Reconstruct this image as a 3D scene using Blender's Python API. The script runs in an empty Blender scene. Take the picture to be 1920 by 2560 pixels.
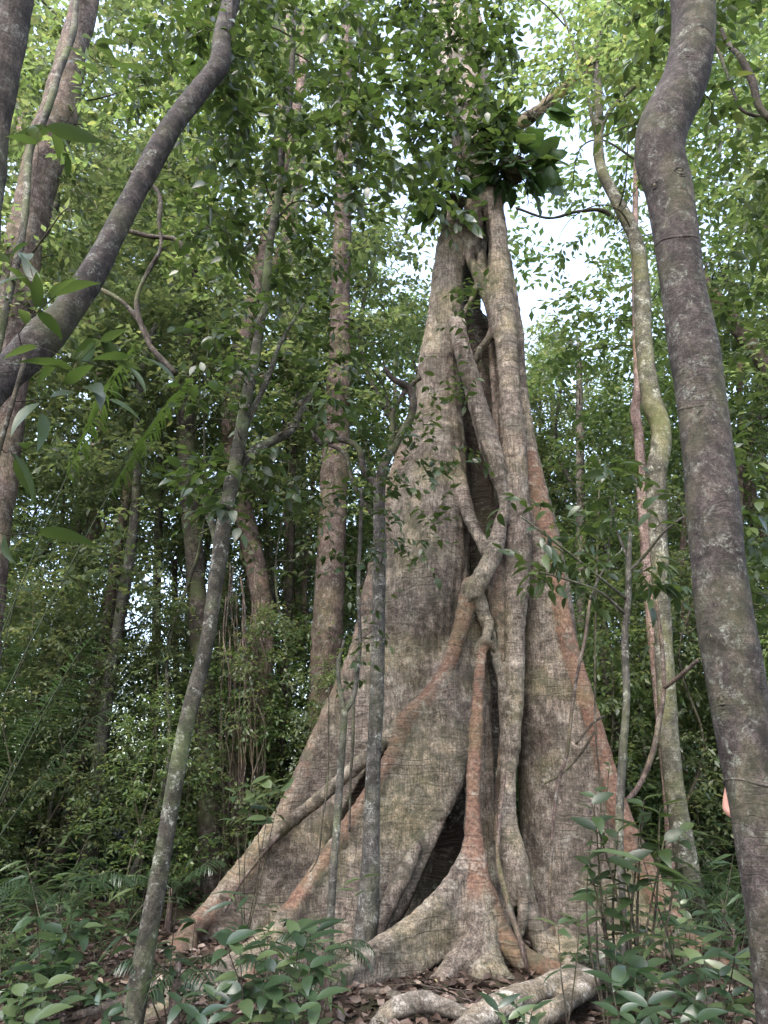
import bpy, math, random
import numpy as np
from mathutils import Vector
R = math.radians
rng = np.random.default_rng(7)
random.seed(7)
scene = bpy.context.scene
COL = scene.collection

# ------------------------------------------------------------------ camera
PITCH = 20.0
EYE = np.array([0.0, 0.0, 1.5])
FPX = 1923.0                        # focal length in pixels of a 1920 x 2560 frame
cam_d = bpy.data.cameras.new('camera')
cam = bpy.data.objects.new('camera', cam_d)
COL.objects.link(cam)
cam.location = EYE
cam.rotation_euler = (R(90 + PITCH), 0, 0)
cam_d.sensor_fit = 'VERTICAL'
cam_d.sensor_height = 36.0
cam_d.lens = 36.0 * FPX / 2560.0
cam_d.clip_start = 0.05
cam_d.clip_end = 900
scene.camera = cam

# ------------------------------------------------------------------ sky, sun, exposure
SUN_EL, SUN_AZ = 52.0, 205.0        # veiled sun behind the viewer, a little to the left
world = bpy.data.worlds.new('World')
scene.world = world
world.use_nodes = True
wn = world.node_tree
for n in list(wn.nodes): wn.nodes.remove(n)
sky = wn.nodes.new('ShaderNodeTexSky')
sky.sky_type = 'NISHITA'
sky.sun_disc = False
sky.sun_elevation = R(SUN_EL)
sky.sun_rotation = R(SUN_AZ)
sky.air_density = 1.0
sky.dust_density = 3.0
sky.ozone_density = 1.0
hs = wn.nodes.new('ShaderNodeHueSaturation')
hs.inputs['Saturation'].default_value = 0.8
bg = wn.nodes.new('ShaderNodeBackground')
bg.inputs['Strength'].default_value = 0.15
wo = wn.nodes.new('ShaderNodeOutputWorld')
wn.links.new(sky.outputs[0], hs.inputs['Color'])
wn.links.new(hs.outputs[0], bg.inputs['Color'])
wn.links.new(bg.outputs[0], wo.inputs['Surface'])
sun_d = bpy.data.lights.new('sun', 'SUN')
sun_d.energy = 0.7
sun_d.angle = R(35)
sun_d.color = (1.0, 0.985, 0.965)
sun = bpy.data.objects.new('sun', sun_d)
COL.objects.link(sun)
sun.rotation_euler = (R(90 - SUN_EL), 0, R(180 - SUN_AZ))
sun.location = (0, 0, 30)
scene.view_settings.view_transform = 'Standard'
scene.view_settings.look = 'None'
scene.view_settings.exposure = 2.85
scene.view_settings.gamma = 1.0
scene.view_settings.use_curve_mapping = False
cy = scene.cycles
cy.max_bounces = 5
cy.diffuse_bounces = 3
cy.glossy_bounces = 2
cy.transmission_bounces = 3
cy.transparent_max_bounces = 4
cy.sample_clamp_indirect = 6.0
cy.use_denoising = True
try:
    cy.denoiser = 'OPENIMAGEDENOISE'
except Exception:
    pass
scene.render.film_transparent = False

# ------------------------------------------------------------------ geometry helpers
_c, _s = math.cos(R(PITCH)), math.sin(R(PITCH))
def P(px, py, Y):
    """world point seen at photo pixel (px, py) at the ground distance Y"""
    cx = (px - 960.0) / FPX
    cyy = (1280.0 - py) / FPX
    dy = _c - _s * cyy
    dz = _s + _c * cyy
    t = Y / dy
    return np.array([cx * t, Y, EYE[2] + dz * t])
def depth(py, Y):
    cyy = (1280.0 - py) / FPX
    return Y / (_c - _s * cyy)
def PR(px, py, Y, rpx):
    """point and radius in metres for a radius in photo pixels"""
    p = P(px, py, Y)
    return (p[0], p[1], p[2], rpx * depth(py, Y) / FPX)

def build_mesh(name, verts, quads=None, tris=None, smooth=True):
    me = bpy.data.meshes.new(name)
    verts = np.asarray(verts, dtype=np.float32)
    nq = 0 if quads is None else len(quads)
    nt = 0 if tris is None else len(tris)
    me.vertices.add(len(verts))
    me.vertices.foreach_set('co', verts.ravel())
    li = []
    if nq: li.append(np.asarray(quads, dtype=np.int32).ravel())
    if nt: li.append(np.asarray(tris, dtype=np.int32).ravel())
    li = np.concatenate(li) if li else np.zeros(0, np.int32)
    me.loops.add(len(li))
    me.loops.foreach_set('vertex_index', li)
    ls = np.concatenate([np.arange(nq) * 4, nq * 4 + np.arange(nt) * 3]).astype(np.int32)
    me.polygons.add(nq + nt)
    me.polygons.foreach_set('loop_start', ls)
    if smooth:
        me.polygons.foreach_set('use_smooth', np.ones(nq + nt, dtype=bool))
    me.update(calc_edges=True)
    return me

def attr(me, name, vals):
    a = me.attributes.new(name, 'FLOAT', 'POINT')
    a.data.foreach_set('value', np.asarray(vals, dtype=np.float32))

class MB:
    """collects numpy pieces into one mesh"""
    def __init__(self):
        self.v, self.q, self.t, self.a, self.n = [], [], [], [], 0
    def add(self, v, q=None, t=None, a=None):
        v = np.asarray(v)
        if q is not None and len(q): self.q.append(np.asarray(q) + self.n)
        if t is not None and len(t): self.t.append(np.asarray(t) + self.n)
        self.v.append(v)
        self.a.append(np.full(len(v), 0.5) if a is None else (np.full(len(v), a) if np.isscalar(a) else np.asarray(a)))
        self.n += len(v)
    def mesh(self, name, smooth=True):
        me = build_mesh(name, np.concatenate(self.v),
                        np.concatenate(self.q) if self.q else None,
                        np.concatenate(self.t) if self.t else None, smooth)
        attr(me, 'tint', np.concatenate(self.a))
        return me

def link(name, me, mat=None, parent=None, kind=None, loc=None):
    o = bpy.data.objects.new(name, me)
    if mat is not None and me is not None and len(me.materials) == 0:
        me.materials.append(mat)
    COL.objects.link(o)
    if parent is not None: o.parent = parent
    if kind: o['kind'] = kind
    if loc is not None: o.location = loc
    return o

def thing(name, label, cat, loc=(0, 0, 0), rz=0.0, group=None):
    o = bpy.data.objects.new(name, None)
    COL.objects.link(o)
    o.empty_display_size = 0.2
    o.location = tuple(loc); o.rotation_euler = (0, 0, rz)
    tag(o, label, cat, group)
    return o
def tag(o, label, cat, group=None):
    o['label'] = label; o['category'] = cat
    if group: o['group'] = group
    return o

def catmull(pts, step):
    """resample rows (x, y, z, r...) along a Catmull-Rom spline"""
    p = np.asarray(pts, dtype=float)
    if len(p) < 3:
        L = np.linalg.norm(p[-1, :3] - p[0, :3]); n = max(2, int(L / step) + 1)
        t = np.linspace(0, 1, n)[:, None]
        return p[0] * (1 - t) + p[-1] * t
    e = np.vstack([2 * p[0] - p[1], p, 2 * p[-1] - p[-2]])
    out = []
    for i in range(1, len(e) - 2):
        L = np.linalg.norm(e[i + 1, :3] - e[i, :3]); n = max(1, int(math.ceil(L / step)))
        t = (np.arange(n) / n)[:, None]
        a, b, c, d = e[i - 1], e[i], e[i + 1], e[i + 2]
        out.append(0.5 * (2 * b + (c - a) * t + (2 * a - 5 * b + 4 * c - d) * t ** 2 + (3 * b - a - 3 * c + d) * t ** 3))
    out.append(p[-1][None])
    return np.vstack(out)

def nz(p, f, seed=0):
    """cheap smooth pseudo-noise, -1..1, for arrays of points"""
    r = np.random.default_rng(1000 + seed)
    o = np.zeros(len(p))
    for k in range(5):
        w = r.normal(size=3); w /= np.linalg.norm(w); w *= f * (0.6 + 0.9 * r.random())
        w2 = r.normal(size=3); w2 /= np.linalg.norm(w2); w2 *= f * (0.6 + 0.9 * r.random())
        o += np.sin(p @ w + r.random() * 6.28) * np.sin(p @ w2 + r.random() * 6.28)
    return o / 2.6

def tube(pts, seg=10, step=0.1, bump=0.0, bf=8.0, seed=0, cap=True, knots=()):
    """swept tube through rows (x, y, z, r); returns verts, quads, tris"""
    c = catmull(pts, step)
    p, r = c[:, :3], np.maximum(c[:, 3], 0.0008)
    n = len(p)
    t = np.gradient(p, axis=0); t /= np.linalg.norm(t, axis=1)[:, None] + 1e-9
    u = np.zeros((n, 3))
    a = np.array([1.0, 0, 0]) if abs(t[0, 0]) < 0.8 else np.array([0, 1.0, 0])
    u0 = a - t[0] * (a @ t[0]); u0 /= np.linalg.norm(u0); u[0] = u0
    for i in range(1, n):
        w = u[i - 1] - t[i] * (u[i - 1] @ t[i]); u[i] = w / (np.linalg.norm(w) + 1e-9)
    w = np.cross(t, u)
    th = np.linspace(0, 2 * math.pi, seg, endpoint=False)
    dirs = u[:, None, :] * np.cos(th)[None, :, None] + w[:, None, :] * np.sin(th)[None, :, None]
    rr = np.repeat(r[:, None], seg, 1)
    base = p[:, None, :] + dirs * rr[:, :, None]
    if bump:
        b = nz(base.reshape(-1, 3), bf, seed).reshape(n, seg)
        b2 = nz(base.reshape(-1, 3), bf * 3, seed + 5).reshape(n, seg)
        rr = rr * (1 + bump * b + bump * 0.4 * b2)
    for (kx, ky, kz, kr, kh) in knots:
        d = np.linalg.norm(base - np.array([kx, ky, kz]), axis=2) / kr
        rr = rr + kh * (np.exp(-((d - 0.75) / 0.3) ** 2) - 0.7 * np.exp(-(d / 0.4) ** 2))
    v = (p[:, None, :] + dirs * rr[:, :, None]).reshape(-1, 3)
    i = np.arange(n - 1)[:, None] * seg; j = np.arange(seg)[None, :]; j2 = (j + 1) % seg
    q = np.stack([i + j, i + j2, i + seg + j2, i + seg + j], -1).reshape(-1, 4)
    tr = None
    if cap:
        v = np.vstack([v, p[0], p[-1]])
        jj = np.arange(seg); k2 = (jj + 1) % seg; b0 = (n - 1) * seg
        tr = np.vstack([np.stack([np.full(seg, n * seg), k2, jj], -1),
                        np.stack([np.full(seg, n * seg + 1), b0 + jj, b0 + k2], -1)])
    return v, q, tr

# ------------------------------------------------------------------ materials
def new_mat(name):
    m = bpy.data.materials.new(name); m.use_nodes = True
    nt = m.node_tree
    for n in list(nt.nodes): nt.nodes.remove(n)
    return m, nt
def N(nt, typ, **kw):
    n = nt.nodes.new(typ)
    for k, v in kw.items():
        if k.startswith('i_'):
            n.inputs[k[2:].replace('_', ' ')].default_value = v
        else: setattr(n, k, v)
    return n
def noise(nt, vec, scale, detail=4.0, rough=0.6, dist=0.0):
    n = nt.nodes.new('ShaderNodeTexNoise')
    n.inputs['Scale'].default_value = scale; n.inputs['Detail'].default_value = detail
    n.inputs['Roughness'].default_value = rough; n.inputs['Distortion'].default_value = dist
    nt.links.new(vec, n.inputs['Vector'])
    return n.outputs['Fac']
def mapping(nt, vec, sc):
    n = nt.nodes.new('ShaderNodeMapping'); n.inputs['Scale'].default_value = sc
    nt.links.new(vec, n.inputs['Vector']); return n.outputs[0]
def ramp(nt, fac, stops):
    n = nt.nodes.new('ShaderNodeValToRGB')
    cr = n.color_ramp
    while len(cr.elements) < len(stops): cr.elements.new(0.5)
    for e, (p, c) in zip(cr.elements, stops):
        e.position = p; e.color = (c[0], c[1], c[2], 1) if hasattr(c, '__len__') else (c, c, c, 1)
    nt.links.new(fac, n.inputs[0]); return n.outputs[0]
def mixc(nt, fac, a, b, mode='MIX'):
    n = nt.nodes.new('ShaderNodeMix'); n.data_type = 'RGBA'; n.blend_type = mode
    def put(sock, v):
        if isinstance(v, (int, float)): sock.default_value = v
        elif isinstance(v, tuple): sock.default_value = (v[0], v[1], v[2], 1)
        else: nt.links.new(v, sock)
    put(n.inputs[0], fac); put(n.inputs[6], a); put(n.inputs[7], b)
    return n.outputs[2]
def mth(nt, op, a, b=None, c=None):
    n = nt.nodes.new('ShaderNodeMath'); n.operation = op
    for i, v in enumerate((a, b, c)):
        if v is None: continue
        if isinstance(v, (int, float)): n.inputs[i].default_value = v
        else: nt.links.new(v, n.inputs[i])
    return n.outputs[0]
def finish(nt, col, bump=None, bstr=0.5, bdist=0.01, rough=0.85, spec=0.25):
    b = nt.nodes.new('ShaderNodeBsdfPrincipled')
    b.inputs['Specular IOR Level'].default_value = spec
    if isinstance(rough, (int, float)): b.inputs['Roughness'].default_value = rough
    else: nt.links.new(rough, b.inputs['Roughness'])
    nt.links.new(col, b.inputs['Base Color']) if not isinstance(col, tuple) else setattr(b.inputs['Base Color'], 'default_value', (*col, 1))
    if bump is not None:
        bp = nt.nodes.new('ShaderNodeBump'); bp.inputs['Strength'].default_value = bstr; bp.inputs['Distance'].default_value = bdist
        nt.links.new(bump, bp.inputs['Height']); nt.links.new(bp.outputs[0], b.inputs['Normal'])
    o = nt.nodes.new('ShaderNodeOutputMaterial'); nt.links.new(b.outputs[0], o.inputs['Surface'])
    return b

def bark(name, dark, mid, light, lichen=0.35, moss=0.2, ring=0.6, stria=0.6, sc=1.0, lichen_col=(0.36, 0.36, 0.31), moss_col=(0.055, 0.075, 0.03), bumpd=0.012, red=False):
    m, nt = new_mat(name)
    tc = N(nt, 'ShaderNodeTexCoord'); v = tc.outputs['Object']
    big = noise(nt, v, 1.1 * sc, 5, 0.6, 0.4)
    mot = noise(nt, v, 9 * sc, 6, 0.7, 0.3)
    fine = noise(nt, v, 60 * sc, 5, 0.8)
    mid2 = noise(nt, v, 24 * sc, 5, 0.75, 0.4)
    dmp = noise(nt, v, 2.3 * sc, 6, 0.65, 1.2)
    st = noise(nt, mapping(nt, v, (55 * sc, 55 * sc, 5 * sc)), 1.0, 5, 0.7, 0.3)
    c = ramp(nt, mot, [(0.25, dark), (0.5, mid), (0.75, light)])
    # vertical striation
    sr = ramp(nt, st, [(0.4, 0.3), (0.49, 0.9), (0.62, 1.4)])
    c = mixc(nt, stria, c, mixc(nt, 1.0, c, sr, 'MULTIPLY'))
    c = mixc(nt, 0.9, c, mixc(nt, 1.0, c, ramp(nt, fine, [(0.38, 0.45), (0.49, 0.95), (0.62, 1.5)]), 'MULTIPLY'))
    c = mixc(nt, 0.9, c, mixc(nt, 1.0, c, ramp(nt, mid2, [(0.38, 0.62), (0.5, 0.98), (0.62, 1.35)]), 'MULTIPLY'))
    c = mixc(nt, 1.0, c, mixc(nt, 1.0, c, ramp(nt, big, [(0.35, (0.78, 0.76, 0.8)), (0.5, (1.0, 1.0, 1.0)), (0.65, (1.22, 1.12, 0.98))]), 'MULTIPLY'))
    c = mixc(nt, 1.0, c, mixc(nt, 1.0, ramp(nt, dmp, [(0.4, (0.5, 0.48, 0.46)), (0.52, (0.86, 0.86, 0.86)), (0.66, (1.12, 1.08, 1.02))]), (0.92, 0.92, 0.92), 'MULTIPLY'), 'MULTIPLY')
    # reddish young root bark on ridges
    if red:
        at = N(nt, 'ShaderNodeAttribute', attribute_name='red')
        redc = ramp(nt, noise(nt, mapping(nt, v, (30, 30, 30)), 1.0, 4, 0.7), [(0.3, (0.045, 0.024, 0.017)), (0.5, (0.108, 0.057, 0.038)), (0.72, (0.2, 0.122, 0.086))])
        rn = mth(nt, 'SUBTRACT', mth(nt, 'ADD', at.outputs['Fac'], mth(nt, 'MULTIPLY', mot, 0.9)), 0.62)
        rf = mth(nt, 'MULTIPLY', ramp(nt, rn, [(0.1, 0.0), (0.42, 0.9)]), ramp(nt, at.outputs['Fac'], [(0.03, 0.0), (0.3, 1.0)]))
        c = mixc(nt, rf, c, redc)
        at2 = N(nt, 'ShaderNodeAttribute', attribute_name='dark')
        c = mixc(nt, at2.outputs['Fac'], c, mixc(nt, mot, (0.012, 0.008, 0.006), (0.035, 0.022, 0.016)))  # near-black hollow tone: dark old wood plus painted-in shade
    # lichen blotches
    lf = ramp(nt, noise(nt, v, 4.5 * sc, 8, 0.75, 0.6), [(0.52, 0.0), (0.6, 1.0)])
    lf2 = ramp(nt, noise(nt, v, 26 * sc, 5, 0.8), [(0.45, 0.0), (0.62, 1.0)])
    lf = mth(nt, 'MULTIPLY', mth(nt, 'MULTIPLY', lf, lf2), lichen)
    c = mixc(nt, lf, c, lichen_col)
    dk = ramp(nt, noise(nt, v, 3.2 * sc, 7, 0.7, 0.8), [(0.53, 0.0), (0.62, 1.0)])
    dk = mth(nt, 'MULTIPLY', mth(nt, 'MULTIPLY', dk, ramp(nt, fine, [(0.35, 0.3), (0.6, 1.0)])), min(1.0, lichen + 0.25))
    c = mixc(nt, dk, c, (dark[0] * 0.7, dark[1] * 0.78, dark[2] * 0.72))
    # moss film
    mf = mth(nt, 'MULTIPLY', ramp(nt, big, [(0.48, 0.0), (0.66, 1.0)]), moss)
    c = mixc(nt, mf, c, mixc(nt, fine, moss_col, (moss_col[0] * 2, moss_col[1] * 2, moss_col[2] * 1.8)))
    # growth rings: fine wavering bands, strongest in patches
    wv = nt.nodes.new('ShaderNodeTexWave'); wv.wave_type = 'BANDS'; wv.bands_direction = 'Z'
    wv.inputs['Scale'].default_value = 3.4 * sc; wv.inputs['Distortion'].default_value = 9.0; wv.inputs['Detail'].default_value = 4
    wv.inputs['Detail Scale'].default_value = 1.2
    nt.links.new(mapping(nt, v, (0.45, 0.45, 1.0)), wv.inputs['Vector'])
    wl = mth(nt, 'MULTIPLY', ramp(nt, wv.outputs['Fac'], [(0.0, 1.0), (0.09, 0.0)]), ramp(nt, noise(nt, v, 1.9 * sc, 3, 0.6), [(0.46, 0.0), (0.62, 1.0)]))
    wh = mth(nt, 'MULTIPLY', ramp(nt, wv.outputs['Fac'], [(0.14, 0.0), (0.25, 1.0), (0.5, 0.0)]), ramp(nt, noise(nt, v, 1.9 * sc, 3, 0.6), [(0.42, 0.0), (0.56, 1.0)]))
    c = mixc(nt, mth(nt, 'MULTIPLY', wl, 0.5 * ring), c, (dark[0] * 0.5, dark[1] * 0.5, dark[2] * 0.5))
    c = mixc(nt, mth(nt, 'MULTIPLY', wh, 0.3 * ring), c, light)
    # ring cracks
    rg = noise(nt, mapping(nt, v, (3.0 * sc, 3.0 * sc, 26 * sc)), 1.0, 2, 0.5, 0.9)
    rc = ramp(nt, rg, [(0.485, 0.0), (0.497, 1.0), (0.509, 0.0)])
    rc = mth(nt, 'MULTIPLY', rc, ramp(nt, noise(nt, v, 2.6 * sc, 3, 0.6), [(0.47, 0.0), (0.58, 0.9)]))
    rc2 = ramp(nt, noise(nt, mapping(nt, v, (3.5 * sc, 3.5 * sc, 75 * sc)), 1.0, 2, 0.5, 0.6), [(0.28, 0.55), (0.33, 0.0)])
    rcm = mth(nt, 'MULTIPLY', mth(nt, 'MAXIMUM', rc, rc2), ring)
    c = mixc(nt, rcm, c, (dark[0] * 0.35, dark[1] * 0.33, dark[2] * 0.33))
    h = mth(nt, 'ADD', mth(nt, 'MULTIPLY', st, 0.45 * stria), mth(nt, 'MULTIPLY', mot, 0.5))
    h = mth(nt, 'ADD', h, mth(nt, 'MULTIPLY', fine, 0.22))
    h = mth(nt, 'SUBTRACT', h, mth(nt, 'MULTIPLY', rcm, 0.6))
    h = mth(nt, 'SUBTRACT', h, mth(nt, 'MULTIPLY', wl, 0.5 * ring))
    finish(nt, c, h, 0.85, bumpd, 0.86, 0.2)
    return m
# ------------------------------------------------------------------ the buttressed strangler fig, grown as one fused body
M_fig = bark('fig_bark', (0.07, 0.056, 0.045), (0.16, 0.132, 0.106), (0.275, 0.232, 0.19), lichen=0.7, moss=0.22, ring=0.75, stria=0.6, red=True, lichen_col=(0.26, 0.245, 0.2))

H = 0.026
LO = np.array([-3.9, 5.4, -0.35]); HI = np.array([4.3, 10.4, 10.4])
prims = []      # (kind, group, red, dark, data, k)
def chain(rows, group, red=0.0, dark=0.0, k=0.07, step=None):
    pts = np.array([PR(*r) for r in rows])
    st = step or max(0.05, float(np.mean(pts[:, 3])) * 0.9)
    prims.append(('chain', group, red, dark, catmull(pts, st), k))
def carve(rows, k=0.06):
    pts = np.array([PR(*r) for r in rows])
    prims.append(('cut', 'hollow_wall', 0.0, 0.0, catmull(pts, 0.1), k))
def fin(rows, group, thick=0.06, flare=0.08, k=0.1, drop=0.0, lower=None):
    """vertical sheet hanging below a ridge line (rows px, py, Y, rpx)"""
    pts = np.array([PR(*r) for r in rows])
    prims.append(('fin', group, 0.0, 0.0, (catmull(pts, 0.12), thick, flare, lower), k))

# left trunk body
chain([(1118,530,8.85,12),(1132,570,8.85,28),(1126,640,8.85,36),(1116,740,8.9,40),(1104,880,8.95,52),(1098,1000,9.0,60),(1095,1120,9.0,72),(1085,1240,9.0,86),(1072,1380,9.0,102),(1056,1520,9.1,112),(1042,1700,9.3,114),(1032,1900,9.45,112),(1030,2150,9.5,112),(1040,2400,9.5,115)], 'trunk', k=0.08)
# neck joining both stems at the top
chain([(1136,660,8.8,24),(1152,600,8.72,22),(1170,550,8.64,20),(1188,500,8.58,20),(1200,455,8.6,26)], 'trunk', k=0.04)
# top stem above the joint (pale)
chain([(1215,500,8.75,30),(1205,455,8.8,36),(1192,415,8.85,42),(1183,380,8.9,44)], 'stem', k=0.05)
# right column
chain([(1210,470,8.6,22),(1226,500,8.5,26),(1240,600,8.5,28),(1252,720,8.5,29),(1266,860,8.5,28),(1275,1000,8.5,28),(1283,1130,8.5,31),(1290,1250,8.5,34),(1292,1400,8.5,32),(1288,1550,8.45,27),(1285,1700,8.4,24),(1280,1820,8.35,25),(1268,1960,8.3,24),(1268,2060,8.2,27),(1284,2150,8.1,36),(1296,2220,8.05,34)], 'column', k=0.03)
chain([(1296,2200,8.05,28),(1325,2270,8.0,24),(1350,2350,7.95,26),(1372,2430,7.9,24)], 'column', k=0.05)
chain([(1290,2200,8.05,26),(1270,2270,8.0,16),(1262,2340,7.95,18),(1262,2420,7.9,22)], 'column', k=0.05)
chain([(1302,2180,8.0,18),(1310,2260,7.92,16),(1300,2330,7.9,13)], 'column', k=0.04)
# right body behind the column, broadening to the right fin
chain([(1262,640,8.75,14),(1280,780,8.8,20),(1296,960,8.85,22),(1312,1120,8.9,30),(1335,1280,8.9,46),(1352,1420,8.95,62),(1368,1600,9.0,74),(1380,1850,9.0,84),(1390,2100,9.0,90),(1400,2400,9.0,95)], 'trunk_right', k=0.07)
R1 = [(1318,1150,8.85,26),(1352,1290,8.75,24),(1385,1400,8.7,20),(1404,1520,8.65,19),(1432,1640,8.6,20),(1466,1760,8.58,21),(1500,1860,8.55,22),(1530,1970,8.5,24),(1566,2070,8.45,26),(1620,2190,8.4,30),(1676,2280,8.25,32),(1735,2360,8.05,32),(1810,2425,7.7,30),(1900,2475,7.3,30),(1990,2540,6.9,30)]
chain(R1, 'ridge_right', red=0.9, k=0.05)
fin([(1345,1290,8.95,20)] + R1[1:], 'buttress_right', thick=0.05, flare=0.1, k=0.12)
# secondary swelling of the right buttress toward the viewer
S1 = [(1400,2330,8.15,16),(1480,2395,7.7,22),(1580,2440,7.3,30),(1700,2500,6.9,36),(1830,2570,6.5,40)]
chain(S1, 'buttress_right', red=0.1, k=0.18)
fin(S1, 'buttress_right', thick=0.12, flare=0.15, k=0.15)
# dark hollow back wall (old host wood, shade painted into its colour)
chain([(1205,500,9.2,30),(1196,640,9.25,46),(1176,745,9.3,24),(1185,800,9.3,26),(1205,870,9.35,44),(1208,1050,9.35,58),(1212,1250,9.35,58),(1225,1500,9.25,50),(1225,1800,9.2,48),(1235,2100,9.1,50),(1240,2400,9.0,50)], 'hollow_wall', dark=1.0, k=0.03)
# left far buttress
L1 = [(1020,1120,9.05,26),(985,1240,9.1,26),(962,1340,9.15,24),(935,1450,9.2,22),(905,1580,9.25,20),(872,1680,9.3,20),(828,1775,9.3,22),(795,1850,9.35,22),(762,1930,9.35,24),(722,2020,9.35,26),(655,2120,9.3,30),(585,2215,9.25,34),(515,2305,9.2,32),(440,2375,9.0,34),(330,2435,8.7,36),(200,2490,8.3,34),(80,2530,7.9,30)]
chain(L1, 'ridge_left', red=0.38, k=0.07)
fin(L1, 'buttress_left', thick=0.07, flare=0.1, k=0.12)
# knot where the lattice meets + central ridge sweeping left
C = [(1178,1465,8.35,24),(1164,1520,8.35,22),(1146,1590,8.32,19),(1118,1660,8.3,18),(1082,1725,8.28,18),(1050,1762,8.25,19),(1008,1805,8.22,20)]
chain(C, 'ridge_centre', red=0.75, k=0.04)
C1 = [(1015,1800,8.22,17),(975,1836,8.25,16),(925,1885,8.3,17),(860,1942,8.4,17),(800,1995,8.55,17),(745,2040,8.75,18),(700,2078,8.95,19),(660,2118,9.1,18)]
chain(C1, 'diagonal_root', red=0.12, k=0.03)
C2 = [(1020,1795,8.22,18),(992,1862,8.2,17),(955,1935,8.18,18),(905,2010,8.18,17),(860,2080,8.18,18),(812,2150,8.15,19),(765,2215,8.1,20),(720,2285,8.0,22),(668,2350,7.85,24),(600,2400,7.6,26),(530,2455,7.2,28),(440,2510,6.7,27),(350,2570,6.2,24)]
chain(C2[:8], 'ridge_centre', red=0.85, k=0.04)
chain(C2[7:], 'surface_root', red=0.1, k=0.05)
fin([(1200,1500,8.6,10),(1170,1560,8.5,10)] + C[3:] + C2[1:], 'buttress_centre', thick=0.06, flare=0.12, k=0.1)
# broad face of the centre buttress turning back into the hollow
chain([(1150,1640,8.7,42),(1118,1760,8.72,54),(1085,1900,8.7,62),(1045,2040,8.6,64),(1005,2180,8.5,60),(975,2330,8.45,60)], 'buttress_centre', k=0.12)
chain([(1040,2120,8.08,18),(995,2210,8.0,20),(955,2290,7.92,22),(922,2370,7.84,23),(900,2440,7.75,25)], 'buttress_centre', k=0.08)
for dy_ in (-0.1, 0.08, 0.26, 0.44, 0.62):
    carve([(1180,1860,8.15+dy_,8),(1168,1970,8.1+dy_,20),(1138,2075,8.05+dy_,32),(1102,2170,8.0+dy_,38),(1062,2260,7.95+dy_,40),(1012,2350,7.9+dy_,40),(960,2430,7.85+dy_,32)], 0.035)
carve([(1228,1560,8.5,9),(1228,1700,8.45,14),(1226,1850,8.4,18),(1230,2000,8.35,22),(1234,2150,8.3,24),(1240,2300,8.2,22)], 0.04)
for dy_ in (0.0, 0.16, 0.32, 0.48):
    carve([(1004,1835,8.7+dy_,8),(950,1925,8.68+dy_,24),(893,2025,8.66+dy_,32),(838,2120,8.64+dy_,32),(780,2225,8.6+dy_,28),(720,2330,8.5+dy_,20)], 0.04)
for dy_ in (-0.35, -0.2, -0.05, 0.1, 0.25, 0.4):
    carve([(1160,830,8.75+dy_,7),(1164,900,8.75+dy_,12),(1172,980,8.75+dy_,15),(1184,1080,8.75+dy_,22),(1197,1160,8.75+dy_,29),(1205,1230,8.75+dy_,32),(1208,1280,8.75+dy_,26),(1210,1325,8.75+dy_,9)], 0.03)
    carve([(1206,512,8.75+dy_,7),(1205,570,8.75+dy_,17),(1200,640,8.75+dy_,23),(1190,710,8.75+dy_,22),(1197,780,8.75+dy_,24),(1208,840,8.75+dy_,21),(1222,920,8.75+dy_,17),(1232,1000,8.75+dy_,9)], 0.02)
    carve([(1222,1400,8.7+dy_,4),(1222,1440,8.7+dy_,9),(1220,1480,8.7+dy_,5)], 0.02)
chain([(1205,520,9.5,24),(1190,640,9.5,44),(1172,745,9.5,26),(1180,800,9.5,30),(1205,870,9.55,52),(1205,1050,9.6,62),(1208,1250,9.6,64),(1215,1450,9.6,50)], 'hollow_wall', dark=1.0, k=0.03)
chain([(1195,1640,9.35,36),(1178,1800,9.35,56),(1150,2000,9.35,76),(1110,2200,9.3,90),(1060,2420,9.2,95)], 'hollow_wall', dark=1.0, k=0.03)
# centre lattice
chain([(1142,812,8.6,22),(1156,870,8.5,21),(1172,930,8.45,22),(1190,1000,8.4,23),(1208,1060,8.36,25),(1226,1120,8.33,25),(1244,1180,8.33,22),(1258,1240,8.35,14),(1264,1300,8.35,12)], 'lattice_root', red=0.15, k=0.025)
chain([(1266,1240,8.36,12),(1256,1290,8.34,14),(1245,1340,8.32,18),(1228,1395,8.3,22),(1205,1440,8.28,23),(1180,1482,8.3,26)], 'lattice_root', red=0.1, k=0.03)
chain([(1150,1200,8.75,20),(1164,1260,8.62,18),(1180,1310,8.5,15),(1198,1342,8.42,15),(1215,1372,8.38,18)], 'lattice_root', red=0.2, k=0.05)
chain([(1208,470,8.55,14),(1200,520,8.6,16),(1190,570,8.6,18),(1178,630,8.7,20)], 'lattice_root', k=0.05)
chain([(1212,500,8.85,9),(1208,560,8.8,12),(1203,620,8.75,13),(1205,680,8.65,15),(1215,700,8.62,17)], 'lattice_root', red=0.2, k=0.015)
chain([(1168,625,8.75,10),(1180,660,8.62,11),(1198,695,8.58,14),(1214,730,8.56,15),(1228,775,8.56,13),(1234,820,8.56,12),(1222,845,8.54,11),(1202,872,8.55,11),(1190,900,8.6,12)], 'lattice_root', red=0.2, k=0.015)
chain([(1212,700,8.6,18),(1222,740,8.6,16)], 'lattice_root', red=0.2, k=0.03)
chain([(1192,712,8.6,7),(1178,750,8.6,7),(1160,785,8.65,7)], 'lattice_root', k=0.02)
chain([(1183,545,8.58,4),(1192,575,8.58,5),(1202,600,8.6,4)], 'lattice_root', k=0.02)
chain([(1235,850,8.75,14),(1240,950,8.75,16),(1245,1050,8.75,14),(1250,1150,8.7,12)], 'lattice_root', red=0.35, k=0.03)
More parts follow.
